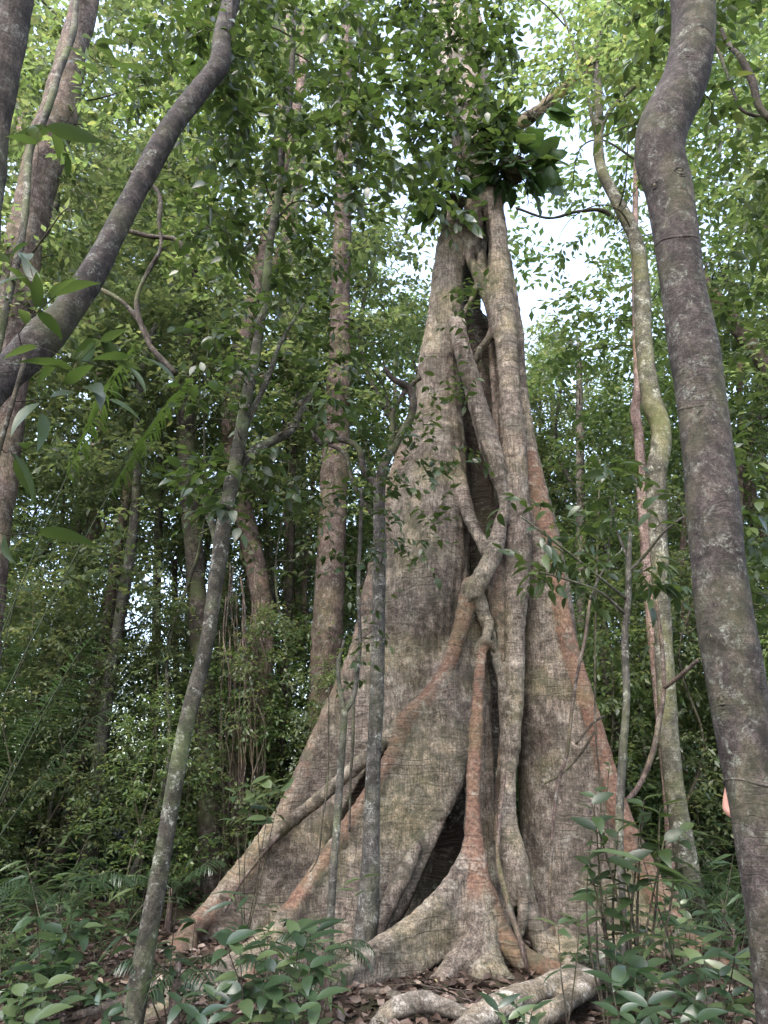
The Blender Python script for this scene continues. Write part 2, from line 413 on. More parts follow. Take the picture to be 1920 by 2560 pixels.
chain([(1240,1340,8.6,10),(1244,1430,8.6,20),(1248,1530,8.58,24),(1256,1620,8.56,20),(1264,1720,8.54,16),(1262,1850,8.5,14),(1250,1980,8.45,14),(1245,2100,8.4,14)], 'lattice_root', red=0.45, k=0.02)
chain([(1196,1500,8.36,20),(1216,1560,8.4,16),(1236,1620,8.42,14),(1246,1680,8.42,12),(1256,1760,8.42,10),(1260,1860,8.4,9)], 'lattice_root', red=0.2, k=0.05)
# bracket-like knot
chain([(1190,1635,8.12,7),(1198,1610,8.1,9),(1214,1602,8.08,10),(1230,1610,8.1,9),(1236,1632,8.15,7)], 'knot', red=0.2, k=0.02)
chain([(1214,1600,8.2,13),(1222,1560,8.35,12)], 'knot', red=0.1, k=0.04)
# central red root with its feet
D = [(1212,1612,8.12,10),(1202,1650,8.1,13),(1196,1720,8.05,16),(1192,1800,8.0,18),(1186,1900,7.95,18),(1182,2000,7.9,20),(1183,2080,7.85,25),(1188,2160,7.8,31),(1195,2240,7.75,36),(1200,2320,7.68,39),(1204,2390,7.6,44),(1210,2450,7.5,52)]
chain(D[:9], 'central_root', red=0.8, k=0.03)
chain(D[8:], 'central_root', red=0.1, k=0.05)
chain([(1186,2360,7.62,22),(1152,2400,7.5,26),(1120,2432,7.4,24),(1092,2462,7.25,18),(1062,2492,7.1,14)], 'central_root', red=0.12, k=0.07)
chain([(1222,2390,7.6,22),(1248,2430,7.5,20),(1276,2458,7.4,16),(1300,2475,7.3,12)], 'central_root', red=0.2, k=0.06)
chain([(1205,2420,7.5,26),(1206,2470,7.35,24),(1222,2500,7.2,20)], 'central_root', k=0.06)
chain([(1165,2470,7.35,12),(1130,2492,7.2,10),(1085,2500,7.05,9),(1040,2500,6.95,8)], 'central_root', red=0.3, k=0.04)
fin([(1200,2300,7.7,10),(1168,2345,7.6,12),(1130,2400,7.45,14),(1085,2455,7.25,14),(1060,2490,7.1,14)], 'central_root', thick=0.035, flare=0.03, k=0.07)
# right red arching root
chain([(1218,2230,7.78,20),(1240,2290,7.75,20),(1262,2345,7.7,25),(1296,2388,7.65,30),(1340,2412,7.6,28),(1390,2432,7.55,24),(1440,2445,7.5,20)], 'red_root', red=1.0, k=0.05)
# left slab root
E = [(1180,2090,7.85,14),(1160,2150,7.78,17),(1128,2210,7.7,18),(1085,2260,7.6,19),(1035,2305,7.5,20),(980,2345,7.38,21),(925,2380,7.22,22),(872,2415,7.05,24),(820,2455,6.85,26),(770,2500,6.6,26)]
chain(E, 'slab_root', red=0.22, k=0.05)
prims.append(('slab', 'slab_root', 0.1, 0.0, (catmull(np.array([PR(*r) for r in E]), 0.1), 0.075,
             catmull(np.array([PR(*r) for r in [(1180,2300,7.85,1),(1168,2330,7.75,1),(1130,2385,7.6,1),(1080,2430,7.45,1),(1020,2478,7.25,1),(950,2515,7.05,1),(880,2545,6.9,1),(800,2600,6.6,1)]]), 0.1)), 0.07))
# near surface roots
chain([(930,2585,6.03,22),(975,2530,6.08,23),(1040,2505,6.13,23),(1105,2515,6.13,22),(1160,2540,6.13,21),(1215,2580,6.08,20)], 'near_root', k=0.06)
chain([(1150,2600,5.72,34),(1210,2540,5.92,34),(1280,2500,6.12,34),(1350,2480,6.37,34),(1420,2455,6.62,33),(1480,2425,6.92,30),(1530,2400,7.22,28),(1580,2400,7.52,30)], 'pale_root', k=0.05)
chain([(1290,2600,5.72,24),(1340,2550,5.92,27),(1400,2515,6.12,28),(1450,2480,6.42,26),(1480,2450,6.62,24)], 'pale_root', k=0.06)
chain([(1100,2600,6.0,11),(1080,2545,6.2,11),(1010,2500,6.5,11),(940,2480,6.75,11),(860,2500,6.8,11),(760,2550,6.5,12)], 'surface_root', red=0.3, k=0.04)
chain([(560,2470,7.0,15),(480,2475,6.95,14),(380,2490,6.8,13),(260,2520,6.55,13),(120,2570,6.2,12)], 'surface_root', red=0.3, k=0.05)
# orange ground roots at left
chain([(640,2370,7.9,16),(625,2430,7.5,18),(650,2490,7.1,18),(690,2560,6.8,17),(720,2620,6.5,16)], 'surface_root', red=0.6, k=0.05)
chain([(510,2300,9.1,28),(470,2330,8.8,26),(455,2380,8.5,34),(430,2440,8.2,30)], 'surface_root', red=0.5, k=0.08)

def smin(a, b, k):
    h = np.clip(0.5 + 0.5 * (b - a) / k, 0, 1)
    return b * (1 - h) + a * h - k * h * (1 - h)

def seg_d(p, a, b):
    ab = b[:3] - a[:3]; L = ab @ ab + 1e-12
    q = p - a[:3].astype(p.dtype)
    t = np.clip((q @ ab.astype(p.dtype)) / L, 0, 1)
    d = np.sqrt(((q - t[..., None] * ab.astype(p.dtype)) ** 2).sum(-1))
    return d - (a[3] + (b[3] - a[3]) * t)

def plan_s(x, y, pts):
    """2D distance to the plan polyline and ridge height there"""
    best = np.full(x.shape, 1e9); hz = np.zeros(x.shape); hr = np.zeros(x.shape)
    for a, b in zip(pts[:-1], pts[1:]):
        ab = b[:2] - a[:2]; L = ab @ ab + 1e-12
        t = np.clip(((x - a[0]) * ab[0] + (y - a[1]) * ab[1]) / L, 0, 1)
        d = np.hypot(x - a[0] - t * ab[0], y - a[1] - t * ab[1])
        m = d < best
        best = np.where(m, d, best); hz = np.where(m, a[2] + t * (b[2] - a[2]), hz); hr = np.where(m, a[3] + t * (b[3] - a[3]), hr)
    return best, hz, hr

dims = np.ceil((HI - LO) / H).astype(int) + 1
D3 = np.full(dims, 1.0, dtype=np.float32)
AX = [LO[i] + np.arange(dims[i]) * H for i in range(3)]
def sub(lo, hi):
    i0 = np.clip(np.floor((lo - LO) / H).astype(int), 0, dims - 1); i1 = np.clip(np.ceil((hi - LO) / H).astype(int) + 1, 1, dims)
    return tuple(slice(a, b) for a, b in zip(i0, i1)), i0, i1
for kind, g, rd, dk, data, k in prims:
    if kind in ('chain', 'cut'):
        # evaluate the whole chain hard, then blend once, per block
        pts = data
        n = len(pts); blk = 6
        # overall temp in chunks to keep blending consistent
        rm = pts[:, 3].max(); lo = pts[:, :3].min(0) - rm - k - 0.12; hi = pts[:, :3].max(0) + rm + k + 0.12
        sl, i0, i1 = sub(lo, hi)
        if any(i1 <= i0): continue
        T = np.full(tuple(i1 - i0), 1.0, dtype=np.float32)
        for a, b in zip(pts[:-1], pts[1:]):
            l2 = np.minimum(a[:3], b[:3]) - max(a[3], b[3]) - k - 0.06; h2 = np.maximum(a[:3], b[:3]) + max(a[3], b[3]) + k + 0.06
            s2, j0, j1 = sub(l2, h2)
            if any(j1 <= j0): continue
            gx, gy, gz = np.meshgrid(*[AX[q][s2[q]].astype(np.float32) for q in range(3)], indexing='ij')
            d = seg_d(np.stack([gx, gy, gz], -1), a, b)
            tl = tuple(slice(j0[q] - i0[q], j1[q] - i0[q]) for q in range(3))
            T[tl] = np.minimum(T[tl], d)
        D3[sl] = -smin(-D3[sl], T, k) if kind == 'cut' else smin(D3[sl], T, k)
    else:
        pts = data[0]; th = data[1]
        if kind == 'fin':
            zmin = LO[2]
        lo = np.array([pts[:, 0].min() - 0.45, pts[:, 1].min() - 0.45, LO[2]]); hi = np.array([pts[:, 0].max() + 0.45, pts[:, 1].max() + 0.45, pts[:, 2].max() + 0.2])
        sl, i0, i1 = sub(lo, hi)
        gx, gy = np.meshgrid(AX[0][sl[0]], AX[1][sl[1]], indexing='ij')
        bd, hz, hr = plan_s(gx, gy, pts)
        Z = AX[2][sl[2]][None, None, :]
        if kind == 'fin':
            fl = data[2]
            below = np.clip(hz[..., None] - Z, 0, 9)
            wob = 0.02 * np.sin(gx * 5.1 + 1.3)[..., None] * np.sin(Z * 2.7)
            tt = th + fl * np.clip(1 - Z / 0.9, 0, 1) ** 2 + 0.012 * below + wob * 0.6
            d = np.maximum(bd[..., None] - tt, Z - hz[..., None])
        else:
            lp = data[2]
            _, lz, _ = plan_s(gx, gy, lp)
            tt = th + 0.0 * Z
            d = np.maximum(bd[..., None] - tt, np.maximum(Z - hz[..., None], lz[..., None] - Z))
        D3[sl] = smin(D3[sl], d.astype(np.float32), k)

def surface_nets(D, lo, h):
    S = D < 0
    nx, ny, nz_ = D.shape
    cnt = np.zeros((nx - 1, ny - 1, nz_ - 1), dtype=np.int8)
    for dx in (0, 1):
        for dy in (0, 1):
            for dz in (0, 1):
                cnt += S[dx:nx - 1 + dx, dy:ny - 1 + dy, dz:nz_ - 1 + dz]
    act = np.argwhere((cnt > 0) & (cnt < 8))
    idx = np.full(cnt.shape, -1, dtype=np.int32)
    idx[act[:, 0], act[:, 1], act[:, 2]] = np.arange(len(act))
    acc = np.zeros((len(act), 3)); num = np.zeros(len(act))
    corners = [(a, b, c) for a in (0, 1) for b in (0, 1) for c in (0, 1)]
    val = {c: D[act[:, 0] + c[0], act[:, 1] + c[1], act[:, 2] + c[2]] for c in corners}
    for c in corners:
        for ax in range(3):
            if c[ax]: continue
            c2 = list(c); c2[ax] = 1; c2 = tuple(c2)
            a, b = val[c], val[c2]; m = (a < 0) != (b < 0)
            t = np.where(m, a / np.where(m, a - b, 1), 0)
            pt = np.array(c, float)[None] + np.zeros((len(act), 3)); pt[:, ax] = t
            acc += pt * m[:, None]; num += m
    v = lo + (act + acc / num[:, None]) * h
    quads = []
    for ax in range(3):
        s1 = [slice(1, -1)] * 3; s1[ax] = slice(0, -1)
        s2 = [slice(1, -1)] * 3; s2[ax] = slice(1, None)
        A, B = S[tuple(s1)], S[tuple(s2)]
        e = np.argwhere(A != B)
        fl = A[e[:, 0], e[:, 1], e[:, 2]]
        base = e.copy(); o = [1, 1, 1]; o[ax] = 0; base = base + np.array(o)
        u, w = (ax + 1) % 3, (ax + 2) % 3
        def g(du, dw):
            b = base.copy(); b[:, u] -= du; b[:, w] -= dw
            return idx[b[:, 0], b[:, 1], b[:, 2]]
        q = np.stack([g(1, 1), g(0, 1), g(0, 0), g(1, 0)], -1)
        q[~fl] = q[~fl][:, ::-1]
        quads.append(q)
    return v, np.vstack(quads)
fv, fq = surface_nets(D3, LO, H)
ok = (fq >= 0).all(1); fq = fq[ok]
del D3

# attributes and part labels per vertex
def evalp(pr, p):
    kind, g, rd, dk, data, k = pr
    out = np.full(len(p), 1.0, dtype=np.float32)
    if kind in ('chain', 'cut'):
        for a, b in zip(data[:-1], data[1:]):
            m = 0.12
            l2 = np.minimum(a[:3], b[:3]) - max(a[3], b[3]) - m; h2 = np.maximum(a[:3], b[:3]) + max(a[3], b[3]) + m
            s = np.nonzero(((p > l2) & (p < h2)).all(1))[0]
            if len(s): out[s] = np.minimum(out[s], seg_d(p[s], a, b))
        return out
    pts = data[0]
    s = np.nonzero((p[:, 0] > pts[:, 0].min() - 0.4) & (p[:, 0] < pts[:, 0].max() + 0.4) & (p[:, 1] > pts[:, 1].min() - 0.4) & (p[:, 1] < pts[:, 1].max() + 0.4))[0]
    bd, hz, hr = plan_s(p[s, 0], p[s, 1], pts)
    if kind == 'fin':
        tt = data[1] + data[2] * np.clip(1 - p[s, 2] / 0.9, 0, 1) ** 2 + 0.012 * np.clip(hz - p[s, 2], 0, 9)
        out[s] = np.maximum(bd - tt, p[s, 2] - hz)
    else:
        _, lz, _ = plan_s(p[s, 0], p[s, 1], data[2])
        out[s] = np.maximum(bd - data[1], np.maximum(p[s, 2] - hz, lz - p[s, 2]))
    return out
groups = {}
cut_shade = np.zeros(len(fv))
redv = np.zeros(len(fv)); wsum = np.full(len(fv), 1e-6); darkv = np.zeros(len(fv))
for pr in prims:
    d = evalp(pr, fv)
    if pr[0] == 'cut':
        cut_shade = np.maximum(cut_shade, np.exp(-(np.clip(np.abs(d) - 0.012, 0, 1) / 0.014) ** 2)); continue
    g = pr[1]
    groups[g] = np.minimum(groups[g], d) if g in groups else d
    w = np.exp(-np.clip(d, -0.02, 1) / 0.018)
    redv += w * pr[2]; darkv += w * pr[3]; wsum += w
redv = np.clip(redv / wsum, 0, 1); darkv = np.clip(np.maximum(darkv / wsum, 0.9 * cut_shade), 0, 1); redv = redv * (1 - cut_shade)  # carved hollow and recess walls get their shade painted in as dark colour
gn = list(groups); lab = np.argmin(np.stack([groups[g] for g in gn], -1), 1)
# natural swellings, shallow rings round the stems
nrm_me = build_mesh('tmp', fv, fq)
nrm = np.zeros(len(fv) * 3, dtype=np.float32); nrm_me.vertices.foreach_get('normal', nrm); nrm = nrm.reshape(-1, 3).astype(float)
bpy.data.meshes.remove(nrm_me)
amp = 0.013 * nz(fv, 4.0, 1) + 0.007 * nz(fv, 13.0, 2) + 0.005 * nz(fv, 34.0, 3) + 0.004 * nz(fv * [1, 1, 0.35], 70.0, 6)
rings = 0.009 * np.clip(np.sin(fv[:, 2] * 52 + 4 * nz(fv, 1.3, 4) + 3 * fv[:, 0]), 0, 1) ** 3 * np.clip(0.4 + 0.9 * nz(fv, 1.7, 8), 0, 1)
flute = 0.006 * np.sin(np.arctan2(fv[:, 1] - 9, fv[:, 0] - 0.6) * 22 + 1.5 * nz(fv, 1.0, 9)) * np.clip(fv[:, 2] / 3, 0.2, 1)
fv2 = fv + nrm * (amp + rings + flute * (1 - redv))[:, None]
full = build_mesh('fig_full', fv2, fq)
full.vertices.foreach_get('normal', tmp := np.zeros(len(fv) * 3, dtype=np.float32)); fn = tmp.reshape(-1, 3)
bpy.data.meshes.remove(full)

fig = thing('strangler_fig', 'giant strangler fig with tall buttress roots and a dark hollow lattice in its trunk', 'tree', P(1200, 2440, 8.3) * np.array([1, 1, 0]))
sv, sq, st_ = tube([PR(1188,400,8.95,46),PR(1180,330,9.1,56),PR(1165,250,9.3,64),PR(1150,140,9.5,64),PR(1138,20,9.7,62),PR(1125,-120,9.9,62),PR(1118,-400,10.2,62)], 20, 0.12, 0.06, 3.0, 3)
PART = {'trunk': ('trunk', 'broad grey left trunk of the fig'), 'trunk_right': ('trunk', 'grey right trunk of the fig behind its column'), 'stem': ('stem', 'pale upper stem rising into the canopy'),
        'column': ('column', 'straight grey root column with ringed bark'), 'ridge_right': ('buttress_ridge', 'reddish ridge of the right buttress'),
        'buttress_right': ('buttress', 'broad right buttress'), 'hollow_wall': ('hollow_wall', 'dark old wood inside the hollow, shade painted into its colour'),
        'ridge_left': ('buttress_ridge', 'tan ridge of the far left buttress'), 'buttress_left': ('buttress', 'far left buttress'),
        'ridge_centre': ('buttress_ridge', 'reddish ridge of the centre buttress'), 'diagonal_root': ('aerial_root', 'pale root running diagonally down to the left'),
        'buttress_centre': ('buttress', 'mottled centre buttress'), 'pillar': ('root_pillar', 'spotted grey root pillar'),
        'lattice_root': ('lattice_root', 'twisted roots crossing the hollow'), 'knot': ('knot', 'bracket-like woody knot'),
        'central_root': ('aerial_root', 'upright reddish root splitting into feet'), 'red_root': ('aerial_root', 'orange-red root arching to the right'),
        'slab_root': ('slab_root', 'slab-like root sweeping down to the left'), 'near_root': ('surface_root', 'grey root humped over the ground in front'),
        'pale_root': ('surface_root', 'whitish lichened root lying at lower right'), 'surface_root': ('surface_root', 'orange-brown roots creeping to the left')}
fl = lab[fq]
# majority label: the label of the first corner keeps borders simple
qlab = fl[:, 0]
base = np.array(fig.location)
M_pillar = bark('pillar_bark', (0.035, 0.034, 0.03), (0.088, 0.08, 0.07), (0.15, 0.138, 0.12), lichen=0.8, moss=0.2, ring=0.4, stria=0.35, lichen_col=(0.38, 0.37, 0.34), sc=1.4)
M_pale = bark('pale_root_bark', (0.07, 0.058, 0.05), (0.175, 0.152, 0.128), (0.31, 0.28, 0.245), lichen=0.9, moss=0.08, ring=0.4, stria=0.4, lichen_col=(0.5, 0.48, 0.44), sc=1.3)
M_stem = bark('pale_stem_bark', (0.16, 0.12, 0.105), (0.3, 0.25, 0.225), (0.45, 0.4, 0.37), lichen=0.6, moss=0.3, ring=0.5, stria=0.4)
for gi, g in enumerate(gn):
    qs = fq[qlab == gi]
    if not len(qs): continue
    used, inv = np.unique(qs, return_inverse=True)
    me = build_mesh(PART[g][0], fv2[used] - base, inv.reshape(-1, 4))
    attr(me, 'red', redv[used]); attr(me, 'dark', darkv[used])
    me.normals_split_custom_set_from_vertices([tuple(x) for x in fn[used].tolist()])
    mt = {'pillar': M_pillar, 'pale_root': M_pale, 'near_root': M_pale, 'stem': M_stem}.get(g, M_fig)
    o = link(PART[g][0], me, mt, fig)
    o['label'] = PART[g][1]
link('stem', build_mesh('stem', sv - base, sq, st_), M_stem, fig)['label'] = 'pale stem rising out of sight behind the leaves'
M_moss = bark('mossy_limb_bark', (0.09, 0.065, 0.04), (0.2, 0.16, 0.1), (0.33, 0.28, 0.2), lichen=0.6, moss=1.0, ring=0.2, stria=0.2, moss_col=(0.16, 0.15, 0.035), sc=1.5)
lv, lq, lt = tube([PR(1200,400,9.0,16),PR(1260,335,9.2,17),PR(1330,290,9.4,16),PR(1420,215,9.7,15),PR(1540,115,10.0,15),PR(1700,35,10.3,14),PR(1850,-40,10.6,13)], 12, 0.08, 0.16, 9.0, 4)
link('limb', build_mesh('limb', lv - base, lq, lt), M_moss, fig)['label'] = 'mossy limb reaching up to the right'
# ------------------------------------------------------------------ leaves
def leaf_mat(name, lo, mid, hi, tr, trans=0.42, rough=0.38, spec=0.5):
    m, nt = new_mat(name)
    at = N(nt, 'ShaderNodeAttribute', attribute_name='tint')
    g = N(nt, 'ShaderNodeNewGeometry'); tc = N(nt, 'ShaderNodeTexCoord')
    oi = N(nt, 'ShaderNodeObjectInfo')
    f = mth(nt, 'ADD', at.outputs['Fac'], mth(nt, 'MULTIPLY', mth(nt, 'SUBTRACT', oi.outputs['Random'], 0.5), 0.25))
    sp = noise(nt, tc.outputs['Object'], 45.0, 3, 0.7)
    f = mth(nt, 'ADD', f, mth(nt, 'MULTIPLY', mth(nt, 'SUBTRACT', sp, 0.5), 0.35))
    c = ramp(nt, f, [(0.0, lo), (0.55, mid), (1.0, hi)])
    tcol = ramp(nt, f, [(0.0, (tr[0] * 0.55, tr[1] * 0.65, tr[2] * 0.5)), (0.6, tr), (1.0, (min(1, tr[0] * 1.6), min(1, tr[1] * 1.25), tr[2] * 1.2))])
    b = nt.nodes.new('ShaderNodeBsdfPrincipled')
    nt.links.new(c, b.inputs['Base Color'])
    b.inputs['Roughness'].default_value = rough; b.inputs['Specular IOR Level'].default_value = spec
    t = nt.nodes.new('ShaderNodeBsdfTranslucent'); nt.links.new(tcol, t.inputs['Color'])
    mx = nt.nodes.new('ShaderNodeMixShader'); mx.inputs[0].default_value = trans
    nt.links.new(b.outputs[0], mx.inputs[1]); nt.links.new(t.outputs[0], mx.inputs[2])
    o = nt.nodes.new('ShaderNodeOutputMaterial'); nt.links.new(mx.outputs[0], o.inputs['Surface'])
    return m
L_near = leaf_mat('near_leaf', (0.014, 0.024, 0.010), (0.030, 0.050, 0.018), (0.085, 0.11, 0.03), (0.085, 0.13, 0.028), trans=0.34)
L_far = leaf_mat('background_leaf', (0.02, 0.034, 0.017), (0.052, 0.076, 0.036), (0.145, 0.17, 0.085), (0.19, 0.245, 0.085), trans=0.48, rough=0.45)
L_bright = leaf_mat('bright_leaf', (0.026, 0.048, 0.018), (0.06, 0.1, 0.034), (0.14, 0.18, 0.06), (0.185, 0.26, 0.075), trans=0.48, rough=0.4)  # fresher, more saturated leaf green
L_floor = leaf_mat('understorey_leaf', (0.015, 0.028, 0.014), (0.033, 0.056, 0.027), (0.09, 0.12, 0.05), (0.09, 0.16, 0.05), trans=0.3, rough=0.3, spec=0.6)
L_dark = leaf_mat('epiphyte_leaf', (0.014, 0.03, 0.012), (0.03, 0.058, 0.02), (0.08, 0.12, 0.03), (0.08, 0.14, 0.03), trans=0.3, rough=0.35)
M_grey = bark('grey_bark', (0.034, 0.031, 0.026), (0.082, 0.075, 0.063), (0.15, 0.138, 0.12), lichen=0.75, moss=0.5, ring=0.35, stria=0.3, sc=1.6)
M_brown = bark('brown_bark', (0.05, 0.035, 0.03), (0.115, 0.084, 0.071), (0.2, 0.158, 0.14), lichen=0.45, moss=0.25, ring=0.25, stria=0.5, sc=1.2, bumpd=0.03)
M_dark = bark('dark_bark', (0.026, 0.02, 0.016), (0.06, 0.048, 0.039), (0.12, 0.1, 0.082), lichen=0.35, moss=0.4, ring=0.3, stria=0.5, sc=1.5)
M_pink = bark('pink_bark', (0.15, 0.1, 0.085), (0.28, 0.2, 0.175), (0.42, 0.33, 0.3), lichen=0.5, moss=0.1, ring=0.4, stria=0.4, sc=1.0)
M_green = bark('mossy_green_bark', (0.045, 0.043, 0.03), (0.115, 0.108, 0.08), (0.21, 0.2, 0.16), lichen=1.0, moss=0.6, ring=0.6, stria=0.2, sc=1.3, moss_col=(0.06, 0.068, 0.025))
M_near = bark('near_trunk_bark', (0.018, 0.0145, 0.013), (0.048, 0.039, 0.035), (0.1, 0.083, 0.074), lichen=0.95, moss=0.45, ring=0.7, stria=0.12, sc=2.2, moss_col=(0.03, 0.035, 0.018), lichen_col=(0.15, 0.155, 0.13), bumpd=0.006)
M_twig = bark('twig_bark', (0.03, 0.025, 0.018), (0.06, 0.05, 0.035), (0.1, 0.085, 0.06), lichen=0.3, moss=0.3, ring=0.0, stria=0.2, sc=2)

def leaf_tpl(w, rows=3, droop=0.16, fold=0.10):
    """leaf along +y, unit length, normal +z"""
    if rows == 3:
        ys = [0.0, 0.28, 0.62, 1.0]; ws = [0, 0.47 * w, 0.40 * w, 0]
        v = [(0, 0, 0)]
        for y, ww in zip(ys[1:3], ws[1:3]):
            z = -droop * y * y
            v += [(-ww, y, z + fold * ww * 2), (0, y, z), (ww, y, z + fold * ww * 2)]
        v.append((0, 1, -droop * 1.15))
        t = [(0, 2, 1), (0, 3, 2), (4, 5, 7), (5, 6, 7)]
        q = [(1, 2, 5, 4), (2, 3, 6, 5)]
        return np.array(v, float), q, t
    if rows == 12:
        m = 11; ys = np.linspace(0, 1, m + 2)[1:-1]; ws = np.sin(np.pi * ys ** 0.8) ** 0.75 * 0.5
        v = [(0, 0, 0)]
        for y, ww in zip(ys, ws * w):
            z = -droop * y * y
            v += [(-ww, y, z + fold * ww), (-ww * .55, y, z + fold * ww * 1.2), (0, y, z), (ww * .55, y, z + fold * ww * 1.2), (ww, y, z + fold * ww)]
        v.append((0, 1, -droop * 1.1)); q = []; e = len(v) - 1
        t = [(0, i + 1, i) for i in range(1, 5)] + [(e - 5 + i, e - 4 + i, e) for i in range(4)]
        for i in range(m - 1):
            for j in range(4):
                a = 1 + 5 * i + j; q.append((a, a + 1, a + 6, a + 5))
        return np.array(v, float), q, t
    if rows == 6:
        ys = [0.0, 0.1, 0.25, 0.45, 0.65, 0.84, 1.0]; ws = [0, 0.28, 0.46, 0.5, 0.4, 0.2, 0]
        v = [(0, 0, 0)]
        for y, ww in zip(ys[1:6], ws[1:6]):
            z = -droop * y * y; ww = ww * w
            v += [(-ww, y, z + fold * ww * 2), (0, y, z), (ww, y, z + fold * ww * 2)]
        v.append((0, 1, -droop * 1.1))
        q, t = [], [(0, 2, 1), (0, 3, 2), (13, 14, 16), (14, 15, 16)]
        for i in range(4):
            a = 1 + 3 * i
            q += [(a, a + 1, a + 4, a + 3), (a + 1, a + 2, a + 5, a + 4)]
        return np.array(v, float), q, t
    v = [(0, 0, 0), (-0.48 * w, 0.45, 0.03 + fold * w * .5 - droop * .2), (0, 0.45, -droop * .2), (0.48 * w, 0.45, 0.03 + fold * w * .5 - droop * .2), (0, 1, -droop)]
    return np.array(v, float), [], [(0, 2, 1), (0, 3, 2), (1, 2, 4), (2, 3, 4)]

def frames(d, n):
    d = d / (np.linalg.norm(d, axis=1)[:, None] + 1e-9)
    s = np.cross(d, n); s /= np.linalg.norm(s, axis=1)[:, None] + 1e-9
    n2 = np.cross(s, d)
    return s, d, n2

def put_leaves(mb, pos, d, n, size, tpl, tint):
    if not len(pos): return
    v, q, t = tpl
    s, d, n = frames(d, n)
    V = pos[:, None, :] + size[:, None, None] * (v[None, :, 0:1] * s[:, None, :] + v[None, :, 1:2] * d[:, None, :] + v[None, :, 2:3] * n[:, None, :])
    k = len(v); off = (np.arange(len(pos)) * k)[:, None, None]
    qq = (np.array(q)[None] + off).reshape(-1, 4) if len(q) else None
    tt = (np.array(t)[None] + off).reshape(-1, 3) if len(t) else None
    mb.add(V.reshape(-1, 3), qq, tt, np.repeat(tint, k))

LEAF_ME = {}
def leaf_mesh(wi, ti, mat):
    key = (round(wi, 2), ti, mat.name)
    if key not in LEAF_ME:
        v, q, t = leaf_tpl(wi, 6, 0.2 + 0.08 * (ti % 3), 0.12)
        me = build_mesh('leaf', v, q, t)
        attr(me, 'tint', np.full(len(v), 0.12 + 0.2 * ti))
        me.materials.append(mat)
        LEAF_ME[key] = me
    return LEAF_ME[key]
from mathutils import Matrix
def leaf_objs(parent, pos, d, n, size, w, tint, mat, name='leaf'):
    s, d, n = frames(d, n)
    b = np.array(parent.location) if parent is not None else np.zeros(3)
    for i in range(len(pos)):
        o = bpy.data.objects.new(name, leaf_mesh(w, int(np.clip(tint[i] * 5, 0, 4)), mat))
        COL.objects.link(o); o.parent = parent
        z = size[i]; p = pos[i] - b
        o.matrix_basis = Matrix(((s[i, 0] * z, d[i, 0] * z, n[i, 0] * z, p[0]), (s[i, 1] * z, d[i, 1] * z, n[i, 1] * z, p[1]),
                                 (s[i, 2] * z, d[i, 2] * z, n[i, 2] * z, p[2]), (0, 0, 0, 1)))

